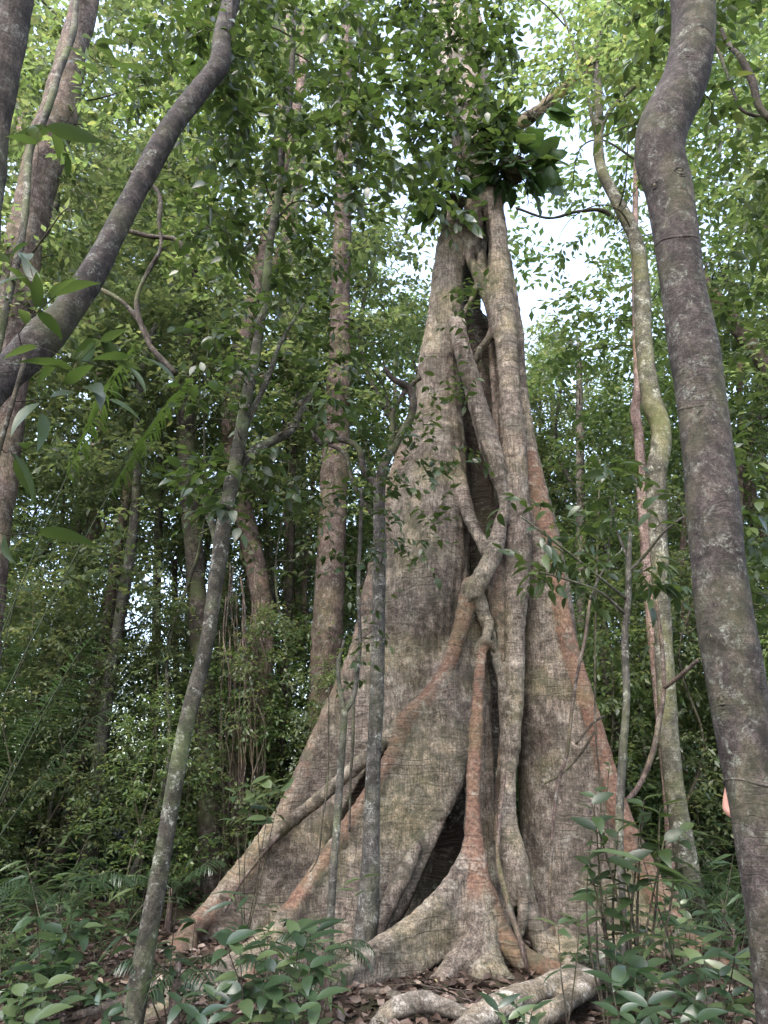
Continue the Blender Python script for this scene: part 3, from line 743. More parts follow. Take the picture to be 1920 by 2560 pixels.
def lumpy(c, rx, ry, rz, amp, seed, seg=22):
    th = np.linspace(0, math.pi, seg); ph = np.linspace(0, 2 * math.pi, seg * 2, endpoint=False)
    T, F = np.meshgrid(th, ph, indexing='ij')
    d = np.stack([np.sin(T) * np.cos(F), np.sin(T) * np.sin(F), np.cos(T)], -1).reshape(-1, 3)
    m = 1 + amp * nz(d, 4.0, seed) + amp * 0.7 * nz(d, 11.0, seed + 1)
    v = np.asarray(c) + d * m[:, None] * np.array([rx, ry, rz])
    n2 = seg * 2; i = np.arange(seg - 1)[:, None] * n2; j = np.arange(n2)[None]; j2 = (j + 1) % n2
    return v, np.stack([i + j, i + n2 + j, i + n2 + j2, i + j2], -1).reshape(-1, 4)
class Grow:
    """grows branches from a trunk toward target points and hangs leaves on them"""
    def __init__(self, skel, seed=0):
        self.r = np.random.default_rng(seed)
        self.sp = np.array(skel)[:, :3].copy(); self.sr = np.array(skel)[:, 3].copy()
        self.br = []; self.lp, self.ld, self.ln, self.ls, self.lt = [], [], [], [], []
    def leaves_on(self, p, size, gap, tint, droop=0.25):
        r = self.r
        seg = np.diff(p, axis=0); L = np.linalg.norm(seg, axis=1); cum = np.concatenate([[0], np.cumsum(L)])
        k = max(2, int(cum[-1] / gap)); s = (np.arange(k) + 0.6 + 0.3 * r.random(k)) / k * cum[-1]
        i = np.clip(np.searchsorted(cum, s) - 1, 0, len(L) - 1)
        f = ((s - cum[i]) / (L[i] + 1e-9))[:, None]
        pos = p[i] * (1 - f) + p[i + 1] * f
        t = seg[i] / (L[i][:, None] + 1e-9)
        side = np.cross(t, [0, 0, 1]); side /= np.linalg.norm(side, axis=1)[:, None] + 1e-6
        sg = np.where((np.arange(k) % 2) == 0, 1, -1)[:, None]
        d = t * 0.55 + side * sg * 0.8 + r.normal(size=(k, 3)) * 0.3; d[:, 2] -= droop
        d[-1] = t[-1] + r.normal(size=3) * 0.2
        n = np.tile([0, 0, 1.0], (k, 1)) + r.normal(size=(k, 3)) * 0.42
        self.lp.append(pos); self.ld.append(d); self.ln.append(n)
        self.ls.append(size * (0.65 + 0.55 * r.random(k))); self.lt.append(np.clip(tint + 0.17 * r.normal(size=k), 0, 1))
    def branch_to(self, T, size, gap=0.05, tint=0.5, twigs=4, tl=0.3, curl=0.12, thick=1.0, leafy=True, minz=None):
        r = self.r
        dd = np.linalg.norm(self.sp - T, axis=1) + 0.7 * np.clip(self.sp[:, 2] - T[2], 0, None)
        i = int(np.argmin(dd)); A = self.sp[i]; L = np.linalg.norm(T - A)
        if L < 0.03: return
        u = (T - A) / L
        m = 6 if L > 0.5 else 4
        f = np.linspace(0, 1, m)[:, None]
        w = r.normal(size=3) * curl * L; w2 = r.normal(size=3) * curl * 0.6 * L
        p = A + (T - A) * f + w * np.sin(math.pi * f) + w2 * np.sin(2 * math.pi * f) + np.array([0, 0, 0.12 * L]) * np.sin(math.pi * f)
        r0 = min(self.sr[i] * 0.75, (0.004 + 0.011 * L) * thick); rr = r0 + (0.0022 - r0) * f[:, 0] ** 0.8
        self.br.append(np.hstack([p, rr[:, None]]))
        self.sp = np.vstack([self.sp, p[1:]]); self.sr = np.concatenate([self.sr, rr[1:]])
        if not leafy: return
        k = max(1, int(m * 0.4))
        self.leaves_on(p[k:], size, gap, tint)
        for q in range(twigs):
            g = 0.35 + 0.6 * r.random(); j = min(m - 2, int(g * (m - 1))); h = g * (m - 1) - j
            a = p[j] * (1 - h) + p[j + 1] * h
            dr = u * 0.6 + r.normal(size=3) * np.array([0.8, 0.8, 0.45]); dr /= np.linalg.norm(dr)
            l = tl * (0.6 + 0.7 * r.random())
            pp = np.array([a, a + dr * l * 0.5 + [0, 0, 0.02], a + dr * l + [0, 0, -0.05 * l]])
            self.br.append(np.hstack([pp, [[0.0022], [0.0018], [0.0012]]]))
            self.leaves_on(pp, size, gap, tint)
    def cat(self):
        if not self.lp: return None
        return [np.concatenate(x) for x in (self.lp, self.ld, self.ln, self.ls, self.lt)]

def wood(mb, brs, base, big=0.006):
    for b in brs:
        r0 = b[0, 3]
        seg = 6 if r0 > 0.012 else (4 if r0 > big else 3)
        v, q, t = tube(b, seg, max(0.05, r0 * 8) if r0 > big else 9.0, cap=False) if r0 > big else tube_raw(b, 3)
        mb.add(v - base, q, t)
def tube_raw(c, seg):
    p, r = c[:, :3], c[:, 3]; n = len(p)
    t = np.gradient(p, axis=0); t /= np.linalg.norm(t, axis=1)[:, None] + 1e-9
    a = np.where(np.abs(t[:, 2:3]) < 0.9, [[0, 0, 1.0]], [[1.0, 0, 0]])
    u = np.cross(t, a); u /= np.linalg.norm(u, axis=1)[:, None] + 1e-9; w = np.cross(t, u)
    th = np.linspace(0, 2 * math.pi, seg, endpoint=False)
    v = (p[:, None] + r[:, None, None] * (u[:, None] * np.cos(th)[None, :, None] + w[:, None] * np.sin(th)[None, :, None])).reshape(-1, 3)
    i = np.arange(n - 1)[:, None] * seg; j = np.arange(seg)[None]; j2 = (j + 1) % seg
    return v, np.stack([i + j, i + j2, i + seg + j2, i + seg + j], -1).reshape(-1, 4), None

EXTRA = {}
def tree(name, label, cat, trunks, mat, targets=None, leaf=0.1, wleaf=0.5, gap=0.05, tint=0.45, twigs=4, tl=0.3, lmat=None, nobj=0,
         group=None, seed=0, seg=16, step=0.12, bump=0.06, bf=6.0, from_frac=0.35, thick=1.0, curl=0.12, knots=(), branches=(), rows=3, anchor=None, bmat=None, bare=()):
    """trunks: list of polylines (x, y, z, r); the first is the main trunk"""
    trunks = [list(map(tuple, t_)) for t_ in trunks]
    x0, y0, z0, r0_ = trunks[0][0]
    if -0.3 < z0 < 1.0 and z0 > float(gz(x0, y0)) - 0.1: trunks[0].insert(0, (x0, y0, float(gz(x0, y0)) - 0.15, r0_ * 1.08))
    base = np.array([trunks[0][0][0], trunks[0][0][1], 0.0])
    base[2] = trunks[0][0][2] if trunks[0][0][2] > 0.3 else 0.0
    root = thing(name, label, cat, base, 0, group)
    for k, tr in enumerate(trunks):
        v, q, t = tube(tr, seg, step, bump, bf, seed + k, knots=knots if k == 0 else ())
        me = build_mesh('trunk', v - base, q, t)
        o = link('trunk' if k == 0 else 'branch', me, mat if k == 0 else (bmat or mat), root)
    sk = np.vstack([catmull(tr, 0.25)[int(len(catmull(tr, 0.25)) * (from_frac if k == 0 else 0)):] for k, tr in enumerate(trunks)])
    G = Grow(sk, seed)
    for b in branches:
        bb = np.array(b)
        v, q, t = tube(bb, 8, 0.06, 0.12, 14.0, seed)
        link('branch', build_mesh('branch', v - base, q, t), bmat or mat, root)
        c = catmull(bb, 0.15); G.sp = np.vstack([G.sp, c[:, :3]]); G.sr = np.concatenate([G.sr, c[:, 3]])
    for T in bare: G.branch_to(np.asarray(T), leaf, leafy=False, thick=thick, curl=0.2)
    if targets is not None and len(targets):
        d0 = [np.min(np.linalg.norm(sk[:, :3] - T, axis=1)) for T in targets]
        for i in np.argsort(d0):
            G.branch_to(targets[i], leaf, gap, tint, twigs, tl, curl, thick)
    main = [b for b in G.br if b[0, 3] > 0.008][:12]
    ids = {id(b) for b in main}
    for b in main:
        v, q, t = tube(b, 7, 0.08, 0.1, 12.0, seed, cap=False)
        link('branch', build_mesh('branch', v - base, q, t), bmat or M_twig, root)
    rest = [b for b in G.br if id(b) not in ids]
    if rest:
        mb = MB(); wood(mb, rest, base)
        link('twigs', mb.mesh('twigs'), M_twig, root, 'stuff')
    L = G.cat()
    if L is not None:
        pos, d, n, s, ti = L
        near = np.argsort(np.linalg.norm(pos - EYE, axis=1) / s)
        inview = []
        if nobj:
            rel = pos - EYE
            fwd = rel[:, 1] * _c + rel[:, 2] * _s; up = -rel[:, 1] * _s + rel[:, 2] * _c
            okv = (fwd > 0.3) & (np.abs(rel[:, 0]) < fwd * 0.5) & (np.abs(up) < fwd * 0.667)
            near = [i for i in near if okv[i]][:nobj]
        else: near = []
        msk = np.ones(len(pos), bool); msk[near] = False
        mb = MB(); put_leaves(mb, pos[msk] - base, d[msk], n[msk], s[msk], leaf_tpl(wleaf, rows), ti[msk])
        if msk.any(): link('crown', mb.mesh('crown'), lmat or L_near, root, 'stuff')
        if len(near):
            near = np.array(near); leaf_objs(root, pos[near], d[near], n[near], s[near], wleaf, ti[near], lmat or L_near)
    return root

def copy_tree(o):
    c = o.copy(); COL.objects.link(c)
    for ch in o.children:
        k = ch.copy(); COL.objects.link(k); k.parent = c
    return c

def region(n, x0, x1, y0, y1, Y0, Y1, seed=0, keep=None):
    r = np.random.default_rng(seed + 50); out = []
    while len(out) < n:
        px, py, Y = r.uniform(x0, x1), r.uniform(y0, y1), r.uniform(Y0, Y1)
        if keep is not None and not keep(px, py): continue
        out.append(P(px, py, Y))
    return out

def pl(rows):
    return [PR(*r) for r in rows]
# ------------------------------------------------------------------ ground
def gz(x, y):
    x = np.asarray(x, float); y = np.asarray(y, float)
    p = np.stack([x, y, np.zeros_like(x)], -1).reshape(-1, 3)
    z = 0.05 * nz(p, 1.1, 21) + 0.02 * nz(p, 4.5, 22)
    z = z.reshape(x.shape)
    d = np.hypot(x, y)
    z = z * np.clip((60 - d) / 20, 0.2, 1)
    z += 0.38 * np.exp(-(((x - 2.75) / 0.75) ** 2 + ((y - 4.2) / 0.8) ** 2))     # bank behind the near trunk
    z += 0.7 * np.clip((y - 14) / 30, 0, 1) ** 1.3                                 # the slope rises gently behind
    z += 0.25 * np.exp(-(((x + 5.5) / 1.6) ** 2 + ((y - 12) / 1.5) ** 2))
    z += 0.10 * np.exp(-(((x - 0.6) / 2.5) ** 2 + ((y - 8.8) / 1.6) ** 2))
    return z
ax = np.concatenate([-np.geomspace(400, 12.5, 14), np.linspace(-12, 12, 161), np.geomspace(12.5, 400, 14)])
ay = np.concatenate([-np.geomspace(400, 4.5, 10), np.linspace(-4, 26, 201), np.geomspace(26.6, 600, 18)])
GX, GY = np.meshgrid(ax, ay, indexing='ij')
GZ = gz(GX, GY)
gv = np.stack([GX, GY, GZ], -1).reshape(-1, 3)
ni, nj = len(ax), len(ay)
ii = np.arange(ni - 1)[:, None] * nj + np.arange(nj - 1)[None]
gq = np.stack([ii, ii + nj, ii + nj + 1, ii + 1], -1).reshape(-1, 4)
mg, nt = new_mat('forest_soil')
tc = N(nt, 'ShaderNodeTexCoord'); v = tc.outputs['Object']
c = ramp(nt, noise(nt, v, 7.0, 8, 0.75, 0.5), [(0.3, (0.022, 0.015, 0.011)), (0.5, (0.05, 0.034, 0.025)), (0.68, (0.10, 0.068, 0.05))])
c = mixc(nt, ramp(nt, noise(nt, v, 1.2, 5, 0.6), [(0.5, 0.0), (0.62, 0.5)]), c, (0.03, 0.042, 0.016))
h = mth(nt, 'ADD', noise(nt, v, 14, 7, 0.75), mth(nt, 'MULTIPLY', noise(nt, v, 60, 3, 0.7), 0.4))
finish(nt, c, h, 1.0, 0.05, 0.9, 0.15)
link('ground', build_mesh('ground', gv, gq), mg, kind='structure')

# fallen leaves covering the floor
m_l, nt = new_mat('dead_leaf')
at = N(nt, 'ShaderNodeAttribute', attribute_name='tint')
c = ramp(nt, at.outputs['Fac'], [(0.0, (0.018, 0.011, 0.008)), (0.35, (0.045, 0.028, 0.021)), (0.65, (0.1, 0.068, 0.052)), (0.9, (0.22, 0.17, 0.14)), (1.0, (0.22, 0.2, 0.05))])
finish(nt, c, None, rough=0.5, spec=0.45)
def litter(n, x0, x1, y0, y1, s0, s1, seed):
    r = np.random.default_rng(seed)
    x = r.uniform(x0, x1, n); y = r.uniform(y0, y1, n)
    pos = np.stack([x, y, gz(x, y) + 0.008 + 0.02 * r.random(n)], -1)
    d = r.normal(size=(n, 3)); d[:, 2] *= 0.15
    nn = np.tile([0, 0, 1.0], (n, 1)) + r.normal(size=(n, 3)) * 0.4
    return pos, d, nn, r.uniform(s0, s1, n), np.clip(r.beta(1.6, 2.2, n), 0, 1)
mb = MB()
put_leaves(mb, *litter(9000, -4.5, 4.5, 4.6, 10.5, 0.06, 0.13, 3)[:4], leaf_tpl(0.5, 3, 0.25, 0.2), litter(9000, -4.5, 4.5, 4.6, 10.5, 0.06, 0.13, 3)[4])
put_leaves(mb, *litter(14000, -12, 12, 9, 24, 0.08, 0.17, 4)[:4], leaf_tpl(0.5, 2, 0.25), litter(14000, -12, 12, 9, 24, 0.08, 0.17, 4)[4])
link('leaf_litter', mb.mesh('leaf_litter'), m_l, kind='stuff')
# ------------------------------------------------------------------ background forest: a few kinds of tree, copied one by one
def proto(kind, H, r0, z0, Rc, nt_, leaf, twigs, tl, seed, mat, lmat, tint, gap=0.06, lean=0.0, wleaf=0.5, rows=2):
    r = np.random.default_rng(seed)
    n = 6
    zz = np.linspace(-0.15, H, n); wob = r.normal(size=(n, 2)) * 0.03 * H; wob[0] = 0
    tr = [(wob[i, 0] + lean * zz[i], wob[i, 1], zz[i], r0 * (1 - 0.75 * i / (n - 1)) * (1.25 if i == 0 else 1)) for i in range(n)]
    T = []
    while len(T) < nt_:
        u = r.random(); z = z0 + (H * 1.04 - z0) * u
        prof = math.sin(math.pi * min(1, 0.12 + 0.88 * u) ** 0.8) ** 0.6
        a = r.uniform(0, 6.283); q = Rc * prof * math.sqrt(r.uniform(0.08, 1))
        c = np.array([lean * z, 0, 0]) if z < H else np.array([lean * H, 0, 0])
        T.append(c + np.array([q * math.cos(a), q * math.sin(a), z]))
    trk = MB(); v, q, t = tube(tr, 10, max(0.25, H / 24), 0.08, 3.0, seed); trk.add(v, q, t)
    G = Grow(catmull(tr, 0.3)[3:], seed)
    d0 = [np.hypot(t_[0], t_[1]) for t_ in T]
    for i in np.argsort(d0): G.branch_to(T[i], leaf, gap, tint, twigs, tl, 0.12, 1.3)
    wood(trk, [b for b in G.br if b[0, 3] > 0.004], np.zeros(3), 0.008)
    pos, d, nn, s, ti = G.cat()
    cr = MB(); put_leaves(cr, pos, d, nn, s, leaf_tpl(wleaf, rows), ti)
    m1 = trk.mesh('trunk'); m1.materials.append(mat)
    m2 = cr.mesh('crown'); m2.materials.append(lmat)
    return kind, m1, m2
KINDS = {
 'canopy':  [proto('canopy', 21, 0.24, 8.5, 4.2, 300, 0.21, 6, 0.6, 11, M_pink, L_far, 0.6, 0.1), proto('canopy', 18, 0.2, 7, 3.8, 280, 0.19, 6, 0.6, 12, M_brown, L_bright, 0.5, 0.1)],
 'mid':     [proto('mid', 11.5, 0.11, 3.0, 2.3, 210, 0.14, 5, 0.4, 13, M_grey, L_far, 0.55), proto('mid', 9.5, 0.09, 2.2, 2.0, 190, 0.13, 5, 0.4, 14, M_brown, L_bright, 0.4)],
 'under':   [proto('under', 6.2, 0.05, 1.0, 1.35, 150, 0.1, 5, 0.32, 15, M_grey, L_far, 0.45, lean=0.05), proto('under', 5.2, 0.045, 0.8, 1.2, 140, 0.1, 5, 0.32, 16, M_dark, L_far, 0.35, lean=-0.06, wleaf=0.32), proto('under', 7.0, 0.055, 1.6, 1.4, 150, 0.095, 5, 0.3, 17, M_grey, L_bright, 0.5)],
 'shrub':   [proto('shrub', 2.2, 0.02, 0.15, 0.85, 60, 0.12, 4, 0.22, 18, M_twig, L_floor, 0.45), proto('shrub', 1.5, 0.015, 0.1, 0.7, 46, 0.13, 4, 0.2, 19, M_twig, L_floor, 0.35, wleaf=0.35)],
 'thicket': [proto('thicket', 3.4, 0.02, 0.3, 1.0, 100, 0.085, 5, 0.24, 24, M_twig, L_bright, 0.5, 0.045), proto('thicket', 4.2, 0.022, 0.5, 1.1, 110, 0.08, 5, 0.26, 25, M_twig, L_far, 0.65, 0.045)],
 'pole':    [proto('pole', 9.0, 0.045, 5.2, 1.2, 60, 0.11, 4, 0.3, 20, M_grey, L_far, 0.4, lean=0.03), proto('pole', 8.0, 0.035, 4.0, 1.1, 60, 0.11, 4, 0.3, 21, M_grey, L_far, 0.5, lean=-0.08)],
}
NAMES = {'canopy': ('canopy_tree', 'tree', 'tall {c} canopy tree {w}', 'tall canopy trees in the background'),
         'mid': ('forest_tree', 'tree', 'medium leafy tree, {c} stem, {w}', 'medium leafy trees in the background'),
         'under': ('understorey_tree', 'tree', 'small {c}-stemmed understorey tree {w}', 'small understorey trees in the background'),
         'shrub': ('shrub', 'shrub', '{c} green shrub {w}', 'leafy shrubs of the undergrowth'),
         'thicket': ('bush', 'shrub', 'small-leaved {c} bush {w}', 'small-leaved bushes of the thicket'),
         'pole': ('slender_tree', 'tree', 'slender {c} pole-like tree {w}', 'slender pole trees in the background')}
COLW = {'canopy': ['pinkish', 'brown'], 'mid': ['grey', 'brown'], 'under': ['grey', 'dark', 'pale grey'], 'shrub': ['broad-leaved', 'narrow-leaved'], 'thicket': ['fresh green', 'pale green'], 'pole': ['grey', 'pale grey']}
def where(x, y):
    a = math.degrees(math.atan2(x, y))
    side = 'at the far left' if a < -17 else 'at the left' if a < -10 else 'left of the fig' if a < -3 else 'right behind the fig' if a < 11 else 'right of the fig' if a < 18 else 'at the far right'
    return side + (' close behind it' if y < 14 and -3 <= a < 11 else ', nearer row' if y < 14 else ', middle row' if y < 22 else ', farthest row')
placed = []
LBL = {}
def finish_labels():
    o_ = ['first', 'second', 'third', 'fourth', 'fifth', 'sixth', 'seventh', 'eighth', 'ninth', 'tenth', 'eleventh', 'twelfth']
    for lb_, it in LBL.items():
        if len(it) < 2: continue
        it.sort(key=lambda q: q[0])
        for k, (a_, ob) in enumerate(it):
            if k < 12: ob['label'] = lb_ + (', the left one' if len(it) == 2 and k == 0 else ', the right one' if len(it) == 2 else ', ' + o_[k] + ' from left')
def scatter(kind, n, y0, y1, dmin, seed, spread=0.6, ok=None):
    r = np.random.default_rng(seed); c = 0; tries = 0
    while c < n and tries < 9000:
        tries += 1
        y = math.sqrt(r.uniform(y0 * y0, y1 * y1)); x = r.uniform(-1, 1) * (spread * y + 1.5)
        if -3.0 < x < 4.0 and y < 11.0: continue
        if ok is not None and not ok(x, y): continue
        if any((x - a) ** 2 + (y - b) ** 2 < dmin * dmin for a, b, k in placed if k == kind): continue
        placed.append((x, y, kind)); c += 1
        vi = int(r.integers(len(KINDS[kind]))); _, m1, m2 = KINDS[kind][vi]
        nm, cat, lb, gr = NAMES[kind]
        lab_ = lb.format(c=COLW[kind][vi], w=where(x, y))
        root = thing(nm, lab_, cat, (x, y, float(gz(x, y)) - 0.03), r.uniform(0, 6.283), gr)
        LBL.setdefault(lab_, []).append((math.atan2(x, y), root))
        s = r.uniform(0.8, 1.2); root.scale = (s, s, s * r.uniform(0.9, 1.15))
        link('trunk', m1, None, root); link('crown', m2, None, root, 'stuff')
def gap_ok(x, y):          # the canopy is open to the right of the fig
    a = math.degrees(math.atan2(x, y)); return not (-1.0 < a < 25 and y < 22) and not (6 < a < 20)
def gap_ok2(x, y):
    a = math.degrees(math.atan2(x, y)); return not (4 < a < 20 and y < 17)
scatter('canopy', 9, 10.5, 16, 3.2, 8, spread=0.75, ok=lambda x, y: gap_ok(x, y) and not (-2.2 < x < 3.4))
scatter('canopy', 8, 15, 28, 3.4, 1, ok=gap_ok)
scatter('mid', 9, 9, 13, 2.0, 9, spread=0.7, ok=lambda x, y: x < -4.2 or x > 5.2)
scatter('mid', 20, 12.5, 25, 2.3, 2, ok=gap_ok2)
scatter('mid', 14, 17.5, 27, 1.8, 12, spread=0.5, ok=lambda x, y: 5.5 < math.degrees(math.atan2(x, y)) < 20 and x > 1.6)
scatter('under', 76, 11.5, 26, 1.2, 3)
scatter('thicket', 105, 12, 25, 1.0, 15)
scatter('thicket', 56, 9.8, 14.5, 0.8, 35, spread=0.58)
scatter('pole', 66, 11.5, 26, 0.8, 4)
scatter('shrub', 120, 10.5, 26, 0.7, 5, spread=0.65)

for i, (x, y, k) in enumerate([(-7,-5,'canopy'),(6.5,-4.5,'canopy'),(-1.0,-10.5,'canopy'),(9.5,4.5,'canopy')]):  # unseen trees added around the viewer to shade the frontal light
    vi = i % len(KINDS[k]); _, m1, m2 = KINDS[k][vi]; nm, cat, lb, gr = NAMES[k]
    root = thing(nm, ['unseen tree behind the viewer to the left, added for shade', 'unseen tree behind the viewer to the right, added for shade', 'unseen tree far behind the viewer, added for shade', 'unseen tree beside the viewer outside the right edge, added for shade'][i], cat, (x, y, float(gz(x, y)) - 0.03), 1.7 * i, 'unseen shade trees around the viewer')
    link('trunk', m1, None, root); link('crown', m2, None, root, 'stuff')
for i, (x, y) in enumerate([(-3.4, 16.2), (-1.2, 21.5)]):
    _, m1, m2 = KINDS['canopy'][i]; root = thing('canopy_tree', ['tall pinkish canopy tree behind the left shoulder of the fig', 'tall brown canopy tree directly behind the fig trunk'][i], 'tree', (x, y, float(gz(x, y)) - 0.03), 1.0 + i, 'tall canopy trees in the background')
    link('trunk', m1, None, root); link('crown', m2, None, root, 'stuff')
for i, (x, y, s_) in enumerate([(4.3, 16.5, 1.0), (6.4, 17.5, 1.1), (3.2, 19.5, 1.1), (8.4, 20, 1.25), (5.4, 22, 1.35), (2.0, 23, 1.2), (-0.3, 14.2, 1.15), (0.9, 16.0, 1.3), (-2.0, 14.6, 1.1)]):
    _, m1, m2 = KINDS['mid'][i % 2]; root = thing('forest_tree', [q_ + ' leafy tree below the bright sky gap right of the fig' for q_ in ('nearest', 'second', 'third', 'fourth', 'fifth', 'farthest')][i] if i < 6 else ['leafy tree close behind the left shoulder of the fig', 'leafy tree straight behind the fig hollow', 'leafy tree between the brown tree and the fig'][i - 6], 'tree', (x, y, float(gz(x, y)) - 0.03), 2.1 * i, 'leafy trees below the sky gap')
    root.scale = (s_, s_, s_); link('trunk', m1, None, root); link('crown', m2, None, root, 'stuff')
# the far edge of the wood, read as one mass
r = np.random.default_rng(77); n = 7000
az = r.uniform(-0.75, 0.75, n); dist = r.uniform(32, 42, n)
clx = r.normal(size=(260, 2)) * [0.5, 0] ; 
hmax = 6 + 2 * np.sin(az * 9 + 1) + 2 * np.sin(az * 23)
hmax = np.where((az > 0.1) & (az < 0.34), 7 + 2 * np.sin(az * 40), hmax)
z = (r.random(n) ** 0.9) * hmax
pos = np.stack([np.sin(az) * dist, np.cos(az) * dist, z], -1)
cl = nz(pos, 0.9, 31) > -0.35
pos = pos[cl]; n = len(pos)
mb = MB(); put_leaves(mb, pos, r.normal(size=(n, 3)), r.normal(size=(n, 3)) + [0, -0.5, 0.6], r.uniform(0.25, 0.5, n), leaf_tpl(0.5, 2), np.clip(0.5 + 0.3 * nz(pos, 0.6, 32) + 0.1 * r.normal(size=n), 0, 1))
link('far_wood', mb.mesh('far_wood'), L_far, kind='stuff')
# ------------------------------------------------------------------ the trees one can tell apart
def ctr(x, y, z, kr, kh): return (x, y, z, kr, kh)
# big near trunk on the right with ringed smooth bark and branch scars
U = pl([(1990,2720,3.95,80),(1962,2480,3.95,74),(1932,2250,3.95,70),(1898,2050,3.95,67),(1868,1880,3.95,66),(1840,1700,3.95,70),(1815,1560,3.95,68),(1795,1400,3.95,64),(1776,1200,3.95,62),(1756,1020,3.95,58),(1733,860,3.95,60),(1705,700,3.95,54),(1686,560,3.95,55),(1672,470,3.95,56),(1650,390,3.95,60),(1658,320,3.95,63),(1690,250,3.95,60),(1718,180,3.95,55),(1732,90,3.95,52),(1732,0,3.95,53),(1728,-150,3.95,52),(1710,-500,4.0,50)])
def knot_at(px, py, Y, kr, kh):
    p = P(px, py, Y); return (p[0], p[1], p[2], kr, kh)
U_kn = [knot_at(1790,1590,3.83,0.05,0.018), knot_at(1766,1052,3.84,0.042,0.014), knot_at(1698,465,3.83,0.035,0.014), knot_at(1636,480,3.86,0.03,0.01), knot_at(1710,185,3.84,0.035,0.012), knot_at(1790,1735,3.86,0.03,0.014)]
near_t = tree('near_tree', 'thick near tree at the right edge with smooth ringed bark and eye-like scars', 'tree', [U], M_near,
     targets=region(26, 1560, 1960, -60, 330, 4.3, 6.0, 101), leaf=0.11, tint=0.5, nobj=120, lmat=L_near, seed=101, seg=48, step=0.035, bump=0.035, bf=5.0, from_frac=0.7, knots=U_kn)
# raised ring scars round that trunk
def ring_on(trunk, frac_list, root, mat, w=0.006, k=1.0):
    c = catmull(trunk, 0.03); b = np.array(root.location)
    for (py_idx, amp) in frac_list:
        i = int(py_idx * (len(c) - 2)); p, r = c[i, :3], c[i, 3]
        t = c[i + 1, :3] - c[i, :3]; t /= np.linalg.norm(t)
        u = np.cross(t, [1, 0, 0]); u /= np.linalg.norm(u); v = np.cross(t, u)
        th = np.linspace(0, 6.2832, 40)
        ph = rng.uniform(0, 6.28)
        ring = [(*(p + (u * math.cos(a) + v * math.sin(a)) * (r * k) + t * 0.02 * math.sin(a * 2 + ph)), w * (0.7 + 0.5 * math.sin(a + ph) ** 2)) for a in th]
        vv, q, tt = tube(ring, 6, 0.02, 0.3, 30.0, i, cap=False)
        link('bark_ring', build_mesh('bark_ring', vv - b, q, tt), mat, root)
ring_on(U, [(0.14, 1), (0.36, 1), (0.49, 1), (0.69, 1), (0.80, 1)], near_t, M_near, 0.010, 0.962)

# collars and dark hearts of old branch scars on that trunk
for px, py, rx, rz_, lb in [(1792,1588,0.05,0.034,'eye-like branch scar at chest height'),(1768,1052,0.05,0.028,'oval branch scar half way up'),(1700,462,0.034,0.024,'small scar at the bend'),(1636,478,0.022,0.026,'small scar on the left of the bend'),(1712,186,0.03,0.02,'scar near the top'),(1776,1742,0.02,0.026,'small hole-like scar low on the left side')]:
    c0 = catmull(U, 0.03); ct = P(px, py, 3.95); i = int(np.argmin(np.abs(c0[:, 2] - ct[2]))); ax0, rr0 = c0[i, :3], c0[i, 3]
    dx = np.clip((P(px, py, 3.84)[0] - ax0[0]) / rr0, -0.85, 0.85); an = math.asin(dx)
    nrm_ = np.array([math.sin(an), -math.cos(an), 0]); tn = np.array([math.cos(an), math.sin(an), 0]); cc = np.array([ax0[0], ax0[1], ct[2] - 0.02]) + nrm_ * rr0 * 0.985
    b = np.array(near_t.location)
    for q_, (sc_, w_, wz) in enumerate([(1.0, 0.009, 0.0), (1.45, 0.005, -0.008)]):
        th = np.linspace(0, 6.2832, 26) if q_ == 0 else np.linspace(3.3, 6.1, 16)
        ring = [(*(cc + tn * math.cos(a) * rx * sc_ + np.array([0, 0, 1]) * (math.sin(a) * rz_ * sc_ + wz) - nrm_ * (rr0 - math.sqrt(max(1e-6, rr0 ** 2 - (math.cos(a) * rx * sc_) ** 2)))), w_ * (0.8 + 0.3 * math.sin(3 * a))) for a in th]
        v, q, t = tube(ring, 8, 0.008, 0.25, 60.0, 7, cap=False)
        o = link('branch_scar' if q_ == 0 else 'bark_fold', build_mesh('branch_scar', v - b, q, t), M_near, near_t)
        if q_ == 0: o['label'] = lb
    v, q = lumpy(cc - nrm_ * 0.004, rx * 0.62, 0.012, rz_ * 0.6, 0.12, 5, 10)
    link('scar_heart', build_mesh('scar_heart', v - b, q), M_dark, near_t)

# leaning dark trunk crossing the upper left
Q = pl([(-420,1500,3.7,58),(-250,1200,3.8,52),(-90,1040,3.95,46),(0,955,4.05,43),(60,895,4.1,44),(112,840,4.12,46),(165,785,4.15,37),(228,690,4.2,32),(292,570,4.28,29),(352,455,4.35,27),(412,345,4.4,27),(452,285,4.45,27),(500,225,4.5,25),(548,160,4.55,24),(556,90,4.6,22),(578,0,4.7,21),(600,-110,4.8,20),(640,-400,5.0,18)])
Q = [(-2.75, 3.5, -0.05, 0.16), (-2.6, 3.6, 0.7, 0.135)] + [tuple(q) for q in Q[1:]]
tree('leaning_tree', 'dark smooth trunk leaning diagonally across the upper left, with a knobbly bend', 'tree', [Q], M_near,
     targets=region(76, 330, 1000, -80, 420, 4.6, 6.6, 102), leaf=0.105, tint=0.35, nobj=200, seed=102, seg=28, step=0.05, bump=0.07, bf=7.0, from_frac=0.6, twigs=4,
     branches=[pl([(560,110,4.6,7),(575,60,4.6,5),(580,0,4.6,4),(585,-60,4.6,4)])])

